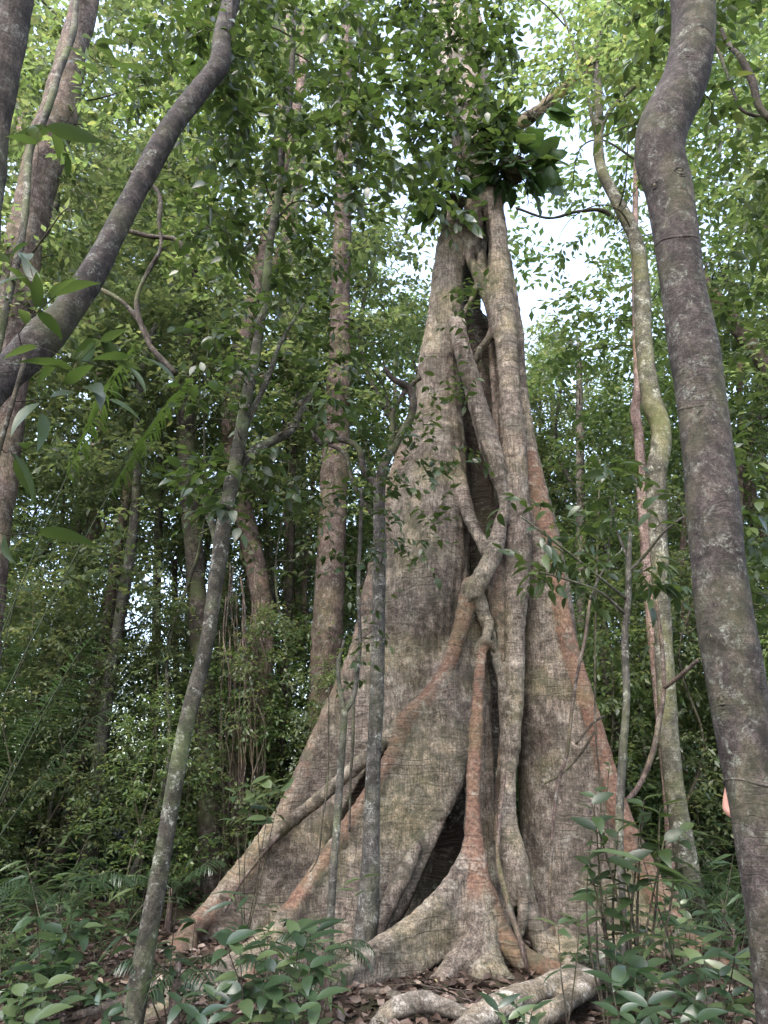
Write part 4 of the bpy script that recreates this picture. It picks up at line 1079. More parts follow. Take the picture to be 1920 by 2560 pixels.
# tree behind it at the left edge, brown bark with a liana
Rt = pl([(-95,2230,8.4,60),(-60,1700,8.5,54),(-18,1300,8.6,48),(8,1100,8.6,45),(30,900,8.6,42),(45,760,8.6,43),(58,620,8.6,43),(85,500,8.6,46),(112,390,8.6,46),(145,280,8.6,44),(165,200,8.6,38),(182,120,8.6,34),(205,40,8.6,32),(225,-60,8.6,30),(240,-300,8.6,27)])
tree('flaky_barked_tree', 'brown flaky-barked tree at the left edge with a liana climbing it', 'tree', [Rt], M_brown,
     targets=region(84, -50, 560, -60, 760, 7.6, 10.5, 103), leaf=0.13, tint=0.6, lmat=L_bright, nobj=60, seed=103, bare=region(16, 60, 420, 150, 900, 7.8, 9.5, 203), seg=28, step=0.08, bump=0.09, bf=6.0, from_frac=0.5, thick=1.2,
     knots=[(*P(175,270,8.35)[:3], 0.12, 0.05)])
lv, lq, lt = tube(pl([(-40,1100,8.3,8),(5,820,8.25,9),(50,620,8.2,9),(66,500,8.2,9),(74,380,8.2,9),(110,300,8.15,9),(152,170,8.15,8),(185,70,8.2,8),(190,-60,8.25,8)]), 10, 0.06, 0.15, 9, 5)
tag(link('liana', build_mesh('liana', lv, lq, lt), M_grey), 'knotty grey liana climbing the brown tree at the left edge', 'vine')

# dark corner trunk
S_ = pl([(-330,2600,2.9,70),(-230,1900,2.9,64),(-140,1200,2.95,58),(-70,700,3.0,52),(-28,350,3.0,46),(2,190,3.0,44),(22,80,3.0,44),(40,-20,3.0,44),(70,-260,3.05,42)])
tree('corner_tree', 'very dark trunk cutting off the top left corner', 'tree', [S_], M_dark, seed=104, seg=26, step=0.06, bump=0.1, bf=8.0)

# pale young tree leaning to the right in front of the fig's left side
Nt = pl([(318,2640,5.5,29),(338,2520,5.6,27),(368,2350,5.6,25),(398,2190,5.6,23),(430,2000,5.6,21),(455,1860,5.62,20),(478,1760,5.65,20),(505,1660,5.7,19),(524,1570,5.7,18),(536,1480,5.72,18),(548,1400,5.75,20),(560,1310,5.8,19),(578,1210,5.85,18),(596,1120,5.9,17),(612,1020,5.95,15),(632,920,6.0,14),(650,820,6.05,12),(664,720,6.1,11),(676,600,6.15,10),(696,480,6.2,9),(706,370,6.25,9),(725,240,6.3,8),(735,60,6.4,6),(745,-100,6.5,5)])
M_olive = bark('olive_bark', (0.022, 0.02, 0.015), (0.055, 0.05, 0.037), (0.105, 0.096, 0.074), lichen=0.7, moss=0.7, ring=0.5, stria=0.2, sc=1.8)
tree('young_tree', 'pale grey young tree leaning right from the bottom left, forked near mid height', 'tree',
     [Nt, pl([(548,1400,5.75,10),(536,1330,5.85,10),(516,1270,5.95,8),(506,1240,6.0,6)]),
      pl([(566,1290,5.8,12),(598,1180,5.9,11),(632,1130,6.0,12),(690,1098,6.1,12),(728,1075,6.15,10),(752,1030,6.2,8),(790,960,6.3,6)]),
      pl([(604,1090,5.95,8),(640,1010,6.05,7),(672,940,6.1,7),(700,860,6.2,5),(760,760,6.3,4)])], M_olive,
     targets=region(54, 420, 900, 450, 1300, 5.2, 7.0, 105) + region(100, 500, 1200, -60, 620, 4.8, 7.0, 106), leaf=0.12, tint=0.3, nobj=290, seed=105, bare=region(16, 450, 1000, 100, 1100, 5.2, 6.6, 205), seg=24, step=0.06, bump=0.06, bf=9.0, from_frac=0.5, twigs=4,
     knots=[(*P(462,1990,5.5)[:3], 0.05, 0.014)])
# its partner: dark old trunk behind
Ot = pl([(532,2290,12.2,36),(528,2180,12.2,32),(522,2000,12.2,31),(515,1850,12.2,30),(508,1700,12.2,27),(496,1550,12.2,25),(486,1400,12.2,24),(476,1260,12.2,24),(466,1130,12.2,22),(468,1000,12.2,21),(480,880,12.2,20),(488,760,12.2,18),(492,600,12.2,15),(500,400,12.2,12)])
tree('old_tree', 'old dark reddish trunk with pale lichened upper stem behind the pale young tree', 'tree', [Ot, pl([(560,2260,12.3,24),(556,2100,12.3,22),(548,1950,12.3,18),(540,1800,12.3,12)])], M_dark,
     targets=region(80, 250, 700, 150, 1250, 10.5, 13.5, 107), leaf=0.14, tint=0.5, lmat=L_far, seed=107, bare=region(22, 330, 640, 200, 1200, 10.5, 12.5, 207), seg=20, step=0.1, bump=0.12, bf=5.0, from_frac=0.4, thick=1.2, rows=3)
# curtain of hanging roots beside it
r = np.random.default_rng(9); mb = MB()
for k in range(30):
    px = r.uniform(545, 660); top = r.uniform(1400, 1620); bot = r.uniform(1900, 2230); Y = r.uniform(11.6, 12.6)
    path = [PR(px + r.normal() * 6, y, Y, r.uniform(0.9, 2.2)) for y in np.linspace(top, bot, 7)]
    v, q, t = tube(path, 5, 0.3, 0.1, 5, k); mb.add(v, q, t)
for k in range(12):
    px = r.uniform(565, 620); path = [PR(px + (570 - px) * (1 - f) * .4, 1880 + 330 * f, 12.4, 5 + 7 * (1 - f)) for f in np.linspace(0, 1, 5)]
    v, q, t = tube(path, 6, 0.3, 0.2, 5, k); mb.add(v, q, t)
o = tag(link('hanging_roots', mb.mesh('hanging_roots'), M_brown), 'curtain of thin brown hanging roots beside the old dark trunk', 'roots')

# tall straight brown trunk between them and the fig
Tt = pl([(800,2120,12.6,45),(806,1900,12.6,41),(812,1700,12.6,40),(822,1500,12.6,38),(832,1300,12.6,35),(838,1150,12.6,34),(846,1000,12.6,30),(850,850,12.6,27),(852,700,12.6,24),(858,500,12.6,22),(862,300,12.6,19),(868,50,12.6,16),(875,-200,12.6,15)])
tree('brown_tree', 'tall straight tree with reddish-brown flaky bark left of the fig', 'tree', [Tt], M_brown,
     targets=region(60, 640, 1120, -60, 560, 10.5, 15, 108), leaf=0.15, tint=0.5, lmat=L_far, seed=108, bare=region(16, 700, 1000, 0, 900, 11, 13, 208), seg=28, step=0.1, bump=0.07, bf=6.0, from_frac=0.6)
T2 = pl([(735,1650,20,30),(738,1200,20,29),(732,900,20,27),(726,640,20,24),(722,450,20,22),(716,250,20,20),(712,50,20,18),(710,-150,20,15)])
tree('pink_barked_tree', 'distant light pinkish trunk left of the brown tree', 'tree', [T2], M_pink,
     targets=region(30, 600, 860, -60, 500, 18, 22, 109), leaf=0.2, tint=0.6, lmat=L_far, seed=109, seg=16, step=0.3, bump=0.05, from_frac=0.5, tl=0.5, gap=0.08)

# spotted sapling against the fig that ends in dark crooked limbs
W_ = pl([(893,2470,7.75,34),(905,2390,7.8,30),(920,2270,7.82,28),(926,2170,7.82,24),(929,2060,7.8,21),(932,1950,7.8,19),(938,1820,7.8,18),(943,1700,7.8,18),(946,1560,7.8,17),(948,1420,7.8,16),(948,1300,7.8,15),(948,1210,7.8,15)])
Wb = [pl([(948,1230,7.8,14),(953,1190,7.8,13),(965,1150,7.8,12),(985,1118,7.8,11),(1005,1080,7.8,10),(1026,1045,7.78,10),(1033,1005,7.76,10),(1024,972,7.76,10),(1006,960,7.74,9),(980,945,7.72,7),(962,920,7.7,6)]),
      pl([(1024,972,7.76,7),(1036,955,7.74,6),(1052,945,7.7,5)]),
      pl([(975,1130,7.8,8),(980,1080,7.78,7),(982,1030,7.76,6),(1000,1000,7.76,6),(1014,975,7.76,5)]),
      pl([(982,1030,7.76,5),(970,1010,7.74,4),(966,985,7.7,3)]),
      pl([(947,1220,7.8,10),(925,1195,7.8,9),(908,1170,7.8,9),(900,1130,7.8,9),(880,1108,7.8,8),(840,1098,7.8,8),(808,1110,7.8,8),(780,1085,7.75,7),(748,1062,7.7,6),(720,1060,7.65,5)]),
      pl([(808,1110,7.8,6),(790,1060,7.8,6),(760,1020,7.75,5),(735,1000,7.7,4)]),
      pl([(935,1290,7.8,6),(905,1250,7.8,5),(880,1200,7.8,5),(870,1150,7.8,5),(850,1125,7.8,5),(815,1110,7.8,4)])]
tree('crooked_tree', 'spotted grey sapling pressed against the fig, its top breaking into dark crooked limbs', 'tree', [W_] + Wb[:1], M_pillar,
     targets=region(42, 820, 1190, 700, 1420, 6.6, 7.7, 110), leaf=0.10, tint=0.35, nobj=150, seed=110, seg=28, step=0.05, bump=0.05, bf=9.0, from_frac=0.75, bmat=M_dark, branches=Wb[1:], twigs=2,
     knots=[(*P(955,1590,7.7)[:3], 0.05, 0.02)])

# thin forked pale sapling
K_ = pl([(822,2380,6.9,12),(832,2200,6.9,10),(843,2050,6.9,9.5),(852,1920,6.9,9),(858,1830,6.9,9),(862,1775,6.9,9)])
tree('forked_sapling', 'thin pale sapling forking into a Y in front of the left buttress', 'sapling', [K_,
     pl([(862,1780,6.9,8),(850,1725,6.9,6),(845,1660,6.9,5),(853,1630,6.9,4),(860,1600,6.9,3)]),
     pl([(862,1780,6.9,8),(884,1740,6.9,7),(892,1690,6.9,6),(900,1600,6.9,5),(896,1480,6.9,5),(900,1350,6.9,5),(905,1220,6.9,4)])], M_grey,
     targets=region(9, 800, 990, 1480, 1720, 6.6, 7.2, 111) + region(14, 700, 1010, 1180, 1450, 6.4, 7.2, 112), leaf=0.085, tint=0.55, nobj=110, seed=111, seg=14, step=0.05, bump=0.05, from_frac=0.9, twigs=1, thick=0.7)

# mossy crooked tree right of the fig, with two thin neighbours
V_ = pl([(1750,2380,9.2,36),(1728,2220,9.2,30),(1700,2060,9.2,26),(1678,1900,9.2,24),(1664,1700,9.2,23),(1655,1550,9.2,22),(1648,1400,9.2,22),(1643,1280,9.2,24),(1640,1190,9.2,27),(1652,1120,9.2,25),(1652,1070,9.2,25),(1632,1010,9.2,25),(1618,930,9.2,22),(1608,840,9.2,21),(1606,740,9.2,20),(1600,650,9.2,18),(1584,585,9.2,17),(1560,535,9.2,16),(1530,480,9.2,14),(1504,425,9.2,13),(1496,370,9.2,12),(1498,320,9.2,11),(1496,240,9.2,10),(1492,170,9.2,9),(1500,90,9.2,8),(1525,0,9.2,7),(1540,-100,9.2,6)])
tree('mossy_tree', 'crooked mossy tree with a kinked slender trunk right of the fig', 'tree', [V_,
     pl([(1497,345,9.2,6),(1484,310,9.1,5),(1470,240,9.0,4),(1455,180,8.9,4),(1430,100,8.8,3),(1400,20,8.7,3)]),
     pl([(1500,320,9.2,6),(1530,270,9.1,6),(1570,230,9.0,6),(1615,195,8.9,5),(1665,150,8.8,4),(1700,110,8.7,3)]),
     pl([(1500,130,9.2,4),(1478,160,9.1,4),(1462,150,9.0,3)])], M_green,
     targets=region(56, 1330, 1760, -60, 430, 7.6, 10.8, 113, lambda a, b: not (b > 280 and a < 1530)) + region(34, 1230, 1640, -80, 250, 7.0, 9.5, 133), leaf=0.12, tint=0.6, lmat=L_bright, nobj=150, seed=113, bare=region(14, 1380, 1720, 0, 700, 8, 10, 213), seg=26, step=0.08, bump=0.08, bf=7.0, from_frac=0.62)
V2 = pl([(1690,2260,10.4,18),(1672,1950,10.4,17),(1650,1750,10.4,16),(1634,1600,10.4,15),(1622,1450,10.4,15),(1610,1300,10.4,14),(1602,1180,10.4,13),(1596,1080,10.4,12),(1588,1030,10.4,12),(1594,960,10.4,10),(1590,800,10.4,9),(1588,600,10.4,8),(1590,400,10.4,6)])
tree('pale_tree', 'thin pinkish pale trunk just left of the mossy crooked tree', 'tree', [V2], M_pink,
     targets=region(30, 1380, 1700, 450, 900, 10, 12.5, 114), leaf=0.12, tint=0.55, lmat=L_bright, seed=114, seg=16, step=0.15, bump=0.06, from_frac=0.55)
V3 = pl([(1462,2080,15,10),(1456,1800,15,10),(1452,1500,15,11),(1452,1300,15,11),(1450,1120,15,10),(1448,950,15,8),(1446,850,15,5)])
tree('straight_sapling', 'pale straight sapling with upswept bare twigs beyond the right trunk of the fig', 'sapling', [V3], M_pale,
     targets=region(26, 1330, 1570, 820, 1300, 14, 16, 115), leaf=0.1, tint=0.5, lmat=L_far, seed=115, seg=10, step=0.3, bump=0.05, from_frac=0.4, twigs=3)

# vase shaped leafy sapling at the right with big glossy leaves
V4 = pl([(1562,2380,6.3,9),(1556,2250,6.3,9),(1548,2080,6.3,10),(1556,1900,6.3,10),(1566,1750,6.3,9),(1562,1600,6.3,9),(1570,1500,6.3,8),(1572,1400,6.3,7),(1576,1330,6.3,5)])
tree('glossy_sapling', 'upright sapling with vase-like twigs and glossy leaves in front of the mossy crooked tree', 'sapling', [V4,
     pl([(1572,1430,6.3,4),(1610,1390,6.2,4),(1660,1330,6.0,3),(1710,1290,5.9,2.5)]), pl([(1571,1400,6.3,4),(1540,1320,6.3,3),(1524,1250,6.3,2)]),
     pl([(1569,1540,6.3,4),(1500,1480,6.2,3),(1420,1450,6.1,3),(1350,1430,6.0,2)]), pl([(1569,1500,6.3,4),(1470,1420,6.1,3),(1380,1350,5.9,3),(1300,1290,5.8,2)])], M_grey,
     targets=region(15, 1285, 1420, 1240, 1500, 5.7, 6.4, 116) + region(32, 1400, 1720, 1150, 1500, 5.6, 7.0, 117), leaf=0.15, wleaf=0.42, tint=0.4, nobj=260, seed=116, seg=14, step=0.06, bump=0.06, from_frac=0.7, twigs=1, thick=0.6, gap=0.07)
# dark glossy leaves at the right edge
V5 = [(2.05, 4.9, 0.0, 0.02), (2.1, 4.9, 1.2, 0.018), (2.3, 5.0, 2.6, 0.015), (2.45, 5.05, 3.9, 0.01)]
tree('edge_sapling', 'glossy-leaved sapling behind the thick near tree at the right edge', 'sapling', [V5], M_grey,
     targets=region(16, 1790, 1960, 1120, 1500, 4.6, 5.6, 118) + region(14, 1780, 1960, 150, 800, 5.0, 6.5, 119), leaf=0.13, wleaf=0.45, tint=0.5, nobj=120, seed=118, seg=10, from_frac=0.4, twigs=2)

# near leaves at the left edge, out of focus in the photo
V6 = [(-1.62, 2.9, 0.0, 0.02), (-1.6, 2.85, 1.3, 0.017), (-1.58, 2.8, 2.2, 0.014), (-1.5, 2.8, 3.2, 0.009)]
tree('long_leaved_sapling', 'near sapling at the left edge with long drooping pale green leaves', 'sapling', [V6], M_twig,
     targets=[P(*q) for q in [(260,860,2.9),(200,900,2.8),(330,930,2.9),(170,960,2.8),(250,980,2.7),(60,690,2.7),(140,740,2.8),(30,640,2.7),(230,100,2.8),(290,170,2.8),(150,330,2.8),(40,1150,2.9),(100,1330,2.9)]],
     leaf=0.2, wleaf=0.3, tint=0.5, nobj=160, seed=120, seg=10, from_frac=0.2, twigs=1, thick=0.5, gap=0.07, tl=0.16, lmat=L_near, rows=6)

# leaning stems on the left and other thin trunks of the middle distance
stems = [
 ([(138,2200,13,20),(165,2080,13,18),(205,1900,13,18),(235,1750,13,17),(262,1600,13,15),(290,1400,13,13),(330,1150,13,11),(360,900,13,8)], M_brown, 'reddish-brown stem leaning right at the left of the picture'),
 ([(60,2230,14,11),(95,2050,14,11),(125,1880,14,10),(150,1700,14,9),(175,1500,14,8),(200,1300,14,7)], M_dark, 'dark thin stem leaning right near the left edge'),
 ([(375,2100,15,13),(380,1900,15,13),(388,1700,15,12),(392,1500,15,11),(400,1200,15,10),(410,950,15,8)], M_grey, 'grey upright stem behind the leaning young tree'),
 ([(665,2120,15,8),(668,1900,15,8),(668,1700,15,8),(672,1500,15,8),(670,1300,15,7),(672,1000,15,6)], M_green, 'thin greenish pole left of the straight brown tree'),
 ([(700,1960,14,12),(706,1800,14,12),(712,1650,14,11),(722,1480,14,10),(730,1300,14,9),(735,1100,14,7)], M_dark, 'dark pole close to the straight brown tree'),
 ([(640,1900,17,14),(645,1760,17,14),(650,1600,17,13),(655,1400,17,12)], M_grey, 'broad dim trunk deep in the wood behind the dark pole'),
 ([(1640,2160,12,9),(1590,2000,12,10),(1560,1900,12,10),(1535,1800,12,9),(1515,1700,12,8),(1500,1600,12,6)], M_dark, 'dark stem leaning left beside the right buttress'),
 ([(1700,2000,13,6),(1640,1800,13,6),(1600,1640,13,5)], M_dark, 'thin dark stem leaning left under the glossy sapling'),
 ([(1890,2080,13,10),(1870,1850,13,10),(1855,1600,13,9),(1850,1300,13,8),(1850,900,13,6)], M_brown, 'brown trunk seen past the right of the thick near tree'),
 ([(1300,1000,18,8),(1380,1600,18,9),(1400,1950,18,9)][::-1], M_grey, 'grey trunk far behind the right trunk of the fig'),
 ([(250,2150,17,10),(262,1900,17,10),(278,1600,17,9),(290,1300,17,8)], M_pink, 'pale trunk deep in the wood at the left'),
 ([(455,2140,16,9),(450,1900,16,8),(440,1650,16,8),(436,1400,16,7)], M_dark, 'dark upright stem left of the old reddish trunk'),
]
for k, (rows, mt, lb) in enumerate(stems):
    top = P(rows[-1][0], rows[-1][1], rows[-1][2]); rr = np.random.default_rng(300 + k)
    tg = [top + rr.normal(size=3) * [0.8, 0.8, 0.9] for _ in range(16)]
    tree('thin_tree', lb, 'tree', [pl(rows)], mt, targets=tg, leaf=0.12, tint=0.5, lmat=L_far, seed=300 + k, seg=12, step=0.2, bump=0.08, from_frac=0.6, rows=2, twigs=4, group='thin trunks of the middle distance')

# lianas
def liana(rows, mat, lb, seed, rowsp=0.05, b=0.15):
    v, q, t = tube(pl(rows), 8, rowsp, b, 12, seed)
    return tag(link('liana', build_mesh('liana', v, q, t), mat), lb, 'vine', 'thin lianas')
liana([(1475,1500,7.9,3.5),(1462,1600,7.9,4),(1442,1690,7.9,4),(1428,1790,7.9,4.5),(1418,1880,7.9,4.5),(1396,1960,7.9,4.5),(1384,2050,7.9,4),(1378,2150,7.95,4),(1374,2260,8.0,4),(1386,2330,8.0,3.5),(1380,2410,8.0,3)], M_brown, 'thin pale liana hanging down the face of the right buttress', 31)
liana([(1475,1500,7.9,4),(1500,1440,7.8,3),(1530,1400,7.7,2.5),(1560,1370,7.7,2)], M_grey, 'twig-like liana end reaching right from the top of the hanging liana', 32)
liana([(1500,1150,7.9,2.5),(1490,1500,7.9,2.5),(1488,1800,7.9,2.5),(1502,2000,7.9,2.5),(1500,2280,7.9,2.5)], M_twig, 'string-like vine hanging before the reddish ridge of the right buttress', 33)
liana([(1440,1860,7.95,3),(1480,1810,8.0,3.2),(1510,1790,8.1,3)][::-1] , M_twig, 'short dark creeper crossing the right buttress', 34)
liana([(1360,1960,8.2,2.5),(1410,1930,8.15,3),(1455,1880,8.1,3.4),(1485,1830,8.1,3)], M_twig, 'dark creeper slanting over the pale right buttress', 35)
liana([(885,1700,7.4,4),(882,1860,7.4,4),(876,1950,7.4,3),(874,2080,7.4,3)], M_dark, 'dark thin stem beside the forked pale sapling', 36)
liana([(822,1720,7.4,1.6),(820,1940,7.4,2),(806,2050,7.4,2),(796,2140,7.4,2),(775,2180,7.4,1.5)], M_twig, 'hair-thin vine hanging before the far left buttress', 37)
liana([(1262,1940,8.1,4),(1248,2050,7.95,5),(1244,2140,7.8,6),(1258,2210,7.7,7),(1274,2270,7.62,7),(1290,2320,7.55,7),(1306,2370,7.5,7),(1318,2420,7.45,5)], M_brown, 'smooth brown vine winding down between the red root and the grey column', 38)
liana([(735,2040,8.85,5),(700,2085,8.9,5),(650,2145,8.95,4.5),(600,2210,8.95,4),(560,2280,8.9,4)], M_brown, 'thin straight root lying along the far left buttress', 39)
liana([(1640,1500,8.6,5),(1655,1620,8.6,6),(1660,1720,8.6,6),(1648,1800,8.6,7),(1632,1880,8.6,7),(1600,1960,8.6,7),(1560,2010,8.6,6),(1520,2050,8.5,4)], M_brown, 'arching brown liana before the mossy crooked tree', 40)
liana([(1660,1720,8.6,6),(1700,1690,8.4,6),(1745,1650,8.2,5)], M_brown, 'branch of the arching liana ending at the thick near tree', 41)
liana([(1850,140,5.0,9),(1880,200,5.0,9),(1895,260,5.0,9),(1925,300,5.0,8)], M_dark, 'dark twisted vine at the top right corner', 42)
liana([(1795,60,5.2,6),(1820,110,5.2,6),(1850,140,5.0,7)], M_dark, 'dark vine looping from behind the near trunk at top right', 43)
liana([(1790,110,5.4,4),(1830,220,5.4,4),(1850,270,5.4,4),(1890,290,5.4,4),(1940,290,5.4,4)], M_dark, 'bare dark twig curving at the upper right edge', 44)
# dead branches
for k, (rows, lb) in enumerate([
  ([(1290,520,12,3),(1370,545,12,3),(1440,530,12,4),(1500,525,12,5),(1545,550,12,6)], 'bare thin branch crossing the bright sky gap'),
  ([(330,430,7.5,5),(395,480,7.5,5),(398,560,7.5,5),(402,620,7.5,5),(370,680,7.5,6),(342,745,7.5,6),(352,810,7.5,6),(380,870,7.5,6),(440,935,7.5,7)], 'dark zigzag branch at the upper left'),
  ([(300,570,8,6),(370,590,8,6),(440,600,8,6),(470,645,8,6),(490,680,8,5)], 'dark branch stretching right from behind the leaning trunk'),
  ([(230,715,8,6),(300,750,8,6),(345,800,8,6),(380,860,8,6)], 'dark branch slanting below the leaning trunk')]):
    v, q, t = tube(pl(rows), 8, 0.06, 0.2, 12, 60 + k)
    tag(link('dead_branch', build_mesh('dead_branch', v, q, t), M_dark), lb, 'branch')
# ------------------------------------------------------------------ epiphytes on the fig
def nest(px, py, Y, rpx, label, fronds, fl, seed, wl=0.33, spread=(1.0, 0.6, 0.7), bias=(0, -0.2, 0.1)):
    r = np.random.default_rng(seed)
    c = P(px, py, Y); rad = rpx * depth(py, Y) / FPX
    root = thing('epiphyte', label, 'epiphyte', c)
    v, q = lumpy((0, 0, 0), rad, rad * 0.9, rad * 1.1, 0.22, seed)
    link('root_ball', build_mesh('root_ball', v, q), M_dark, root)
    mb = MB()
    for k in range(110):
        d = r.normal(size=3); d /= np.linalg.norm(d)
        a = d * rad * 0.8; b = d * rad * r.uniform(1.1, 1.7) + np.array([0, 0, -0.1 * rad]) + r.normal(size=3) * rad * 0.3
        m = (a + b) / 2 + r.normal(size=3) * rad * 0.2
        vv, qq, _ = tube_raw(np.array([[*a, 0.004], [*m, 0.003], [*b, 0.0015]]), 3); mb.add(vv, qq)
    link('root_fibres', mb.mesh('root_fibres'), M_dark, root, 'stuff')
    for k in range(fronds):
        d = r.normal(size=3) * np.array(spread) + np.array(bias); d /= np.linalg.norm(d)
        L = fl * r.uniform(0.6, 1.15)
        a = d * rad * 0.6; b = a + d * L * 0.45
        st = np.array([[*a, 0.006], [*(a + d * L * 0.25 + [0, 0, 0.02]), 0.005], [*b, 0.004]])
        vv, qq, tt = tube(st, 5, 0.05, cap=False)
        f = link('frond', build_mesh('frond', vv, qq), M_twig, root)
        mb2 = MB(); dn = d * [1, 1, 0.3] + [0, 0, -0.35 + 0.3 * r.normal()]
        tpl = leaf_tpl(wl * r.uniform(0.85, 1.2) * 1.5, 12, 0.3, 0.12)
        tv = tpl[0].copy(); tv[:, 0] *= 1 + 0.12 * np.sin(tv[:, 1] * 21 + k); tv[:, 2] += 0.025 * np.sin(tv[:, 1] * 13 + tv[:, 0] * 9 + k)
        put_leaves(mb2, b[None], dn[None], (np.array([0, 0, 1.0]) + 0.5 * r.normal(size=3))[None], np.array([L]), (tv, tpl[1], tpl[2]), np.array([r.uniform(0.05, 0.75)]))
        link('blade', mb2.mesh('blade'), L_dark, f)
    return root
nest(1283, 425, 8.35, 34, 'dark shaggy epiphyte with big drooping leaves on the right top of the fig trunk', 64, 0.42, 501, bias=(0.9, -0.2, -0.2), wl=0.34, spread=(1.2, 0.6, 0.8))
nest(1138, 508, 8.5, 22, 'smaller root ball of an epiphyte sitting on the left stub of the fig trunk', 26, 0.42, 502, bias=(-0.6, -0.3, 0.15))
nest(1225, 350, 8.6, 24, 'leafy epiphyte clump with upright broad leaves at the top of the fig', 40, 0.32, 503, bias=(0.1, -0.5, 0.45))
nest(1330, 290, 9.1, 12, 'leathery broad-leaved epiphyte hanging from the mossy limb', 9, 0.42, 504, bias=(0.1, -0.4, -0.1), wl=0.45)
# leafy climber round the top of the fig
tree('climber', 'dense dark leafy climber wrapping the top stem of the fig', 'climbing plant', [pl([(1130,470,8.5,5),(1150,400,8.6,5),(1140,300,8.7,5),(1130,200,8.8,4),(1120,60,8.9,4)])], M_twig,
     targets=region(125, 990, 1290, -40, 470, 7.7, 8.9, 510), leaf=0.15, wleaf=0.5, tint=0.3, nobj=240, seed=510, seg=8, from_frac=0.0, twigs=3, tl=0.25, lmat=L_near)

tree('limb_foliage', 'light green foliage of the fig along its mossy limb at top right', 'climbing plant', [pl([(1240,350,9.1,4),(1330,285,9.3,4),(1420,210,9.6,4),(1540,110,9.9,4),(1700,30,10.2,3)])], M_twig,  # the fig's own crown leaves, grown as a separate plant
     targets=region(46, 1230, 1700, -80, 240, 8.6, 10.4, 511), leaf=0.13, wleaf=0.5, tint=0.7, seed=511, seg=8, from_frac=0.0, twigs=4, tl=0.3, lmat=L_bright)

# ------------------------------------------------------------------ palms with feather fronds
def frond_mesh(parts, base, path, Ll, seed, mat, n=34, tint=0.4, start=0.45, drop=0.35, w=0.08):
    r = np.random.default_rng(seed)
    c = catmull(path, 0.04); p = c[:, :3]
    v, q, t = tube(c, 6, 0.1, cap=False)
    f = link('frond', build_mesh('frond', v - base, q), M_palm, parts)
    s = np.linspace(start, 0.995, n); i = (s * (len(p) - 2)).astype(int)
    tt = p[i + 1] - p[i]; tt /= np.linalg.norm(tt, axis=1)[:, None]
    side = np.cross(tt, [0, 0, 1]); side /= np.linalg.norm(side, axis=1)[:, None]
    mb = MB()
    prof = np.sin(np.pi * np.clip((s - start) / (1 - start) * 0.85 + 0.12, 0, 1)) ** 0.6
    for sg in (-1, 1):
        d = side * sg * 0.85 + tt * 0.6 + r.normal(size=(n, 3)) * 0.06 - np.array([0, 0, drop])
        nn = np.tile([0, 0, 1.0], (n, 1)) + side * sg * 0.25
        put_leaves(mb, p[i], d, nn, Ll * prof * r.uniform(0.9, 1.08, n), leaf_tpl(w, 3, 0.22, 0.1), np.clip(tint + 0.1 * r.normal(size=n), 0, 1))
    mb.v = [x - base for x in mb.v]
    link('leaflets', mb.mesh('leaflets'), mat, f, 'stuff')
m_, nt = new_mat('palm_stalk'); finish(nt, (0.022, 0.03, 0.014), None, rough=0.7, spec=0.2); M_palm = m_
def palm(label, base, tips, L, seed, Ll=0.4, rise=0.5, r0=0.012, group=None, **kw):
    base = np.array(base, float)
    root = thing('palm', label, 'palm', base, 0, group)
    v, q, t = tube([(base[0], base[1], base[2] - 0.05, 0.05), (base[0], base[1], base[2] + 0.25, 0.035), (base[0], base[1], base[2] + 0.45, 0.02)], 10, 0.06, 0.15, 12, seed)
    link('stem', build_mesh('stem', v - base, q, t), M_brown, root)
    for k, tp in enumerate(tips):
        tp = np.asarray(tp, float); a = base + [0, 0, 0.35]
        m1 = a * 0.62 + tp * 0.38 + [0, 0, rise * 0.7]; m2 = a * 0.25 + tp * 0.75 + [0, 0, rise * 0.75]
        frond_mesh(root, base, [(*a, r0), (*m1, r0 * 0.8), (*m2, r0 * 0.5), (*tp, 0.002)], Ll, seed + k, L_near if seed < 610 else L_floor, **kw)
palm('palm with very long straight stalks whose feather fronds arch up at the left', (-3.6, 6.2, 0),
     [P(345, 850, 6.6), P(490, 930, 7.0)], 1, 601, Ll=0.42, rise=0.6, r0=0.007, start=0.7, tint=0.15)
palm('low feathery palm with broad arching fronds at the left edge', (-3.9, 7.6, 0),
     [P(260, 1560, 7.4), P(60, 1420, 7.2), P(170, 1700, 7.0), P(20, 1580, 7.2), P(300, 1760, 7.8)], 1, 611, Ll=0.38, rise=0.35)
def small_palm(x, y, h, seed, label, n=7):
    r = np.random.default_rng(seed); b = np.array([x, y, float(gz(x, y))])
    tips = [b + [h * 0.8 * math.cos(a), h * 0.8 * math.sin(a), h * r.uniform(0.35, 0.9)] for a in np.linspace(0, 6.28, n, endpoint=False) + r.random()]
    palm(label, b, tips, 1, seed, Ll=0.26 * h, rise=0.25 * h, r0=0.006, n=20, start=0.3, group='small ground palms', w=0.1)
for k, (x, y, h, lb) in enumerate([(-1.35, 5.75, 0.55, 'small feathery palm seedling at bottom left beside the pale young tree'),
     (-0.42, 6.45, 0.5, 'small palm seedling with narrow leaflets left of the slab root'), (-3.1, 8.2, 0.9, 'ground palm in the undergrowth at far left'),
     (2.9, 7.2, 0.7, 'ground palm half hidden behind the thick near tree'), (-2.4, 9.6, 0.8, 'ground palm behind the leaning young tree'),
     (-0.75, 6.0, 0.4, 'tiny palm seedling with drooping leaflets at bottom centre left'), (3.4, 8.6, 0.9, 'ground palm right of the right buttress')]):
    small_palm(x, y, h, 620 + 10 * k, lb)

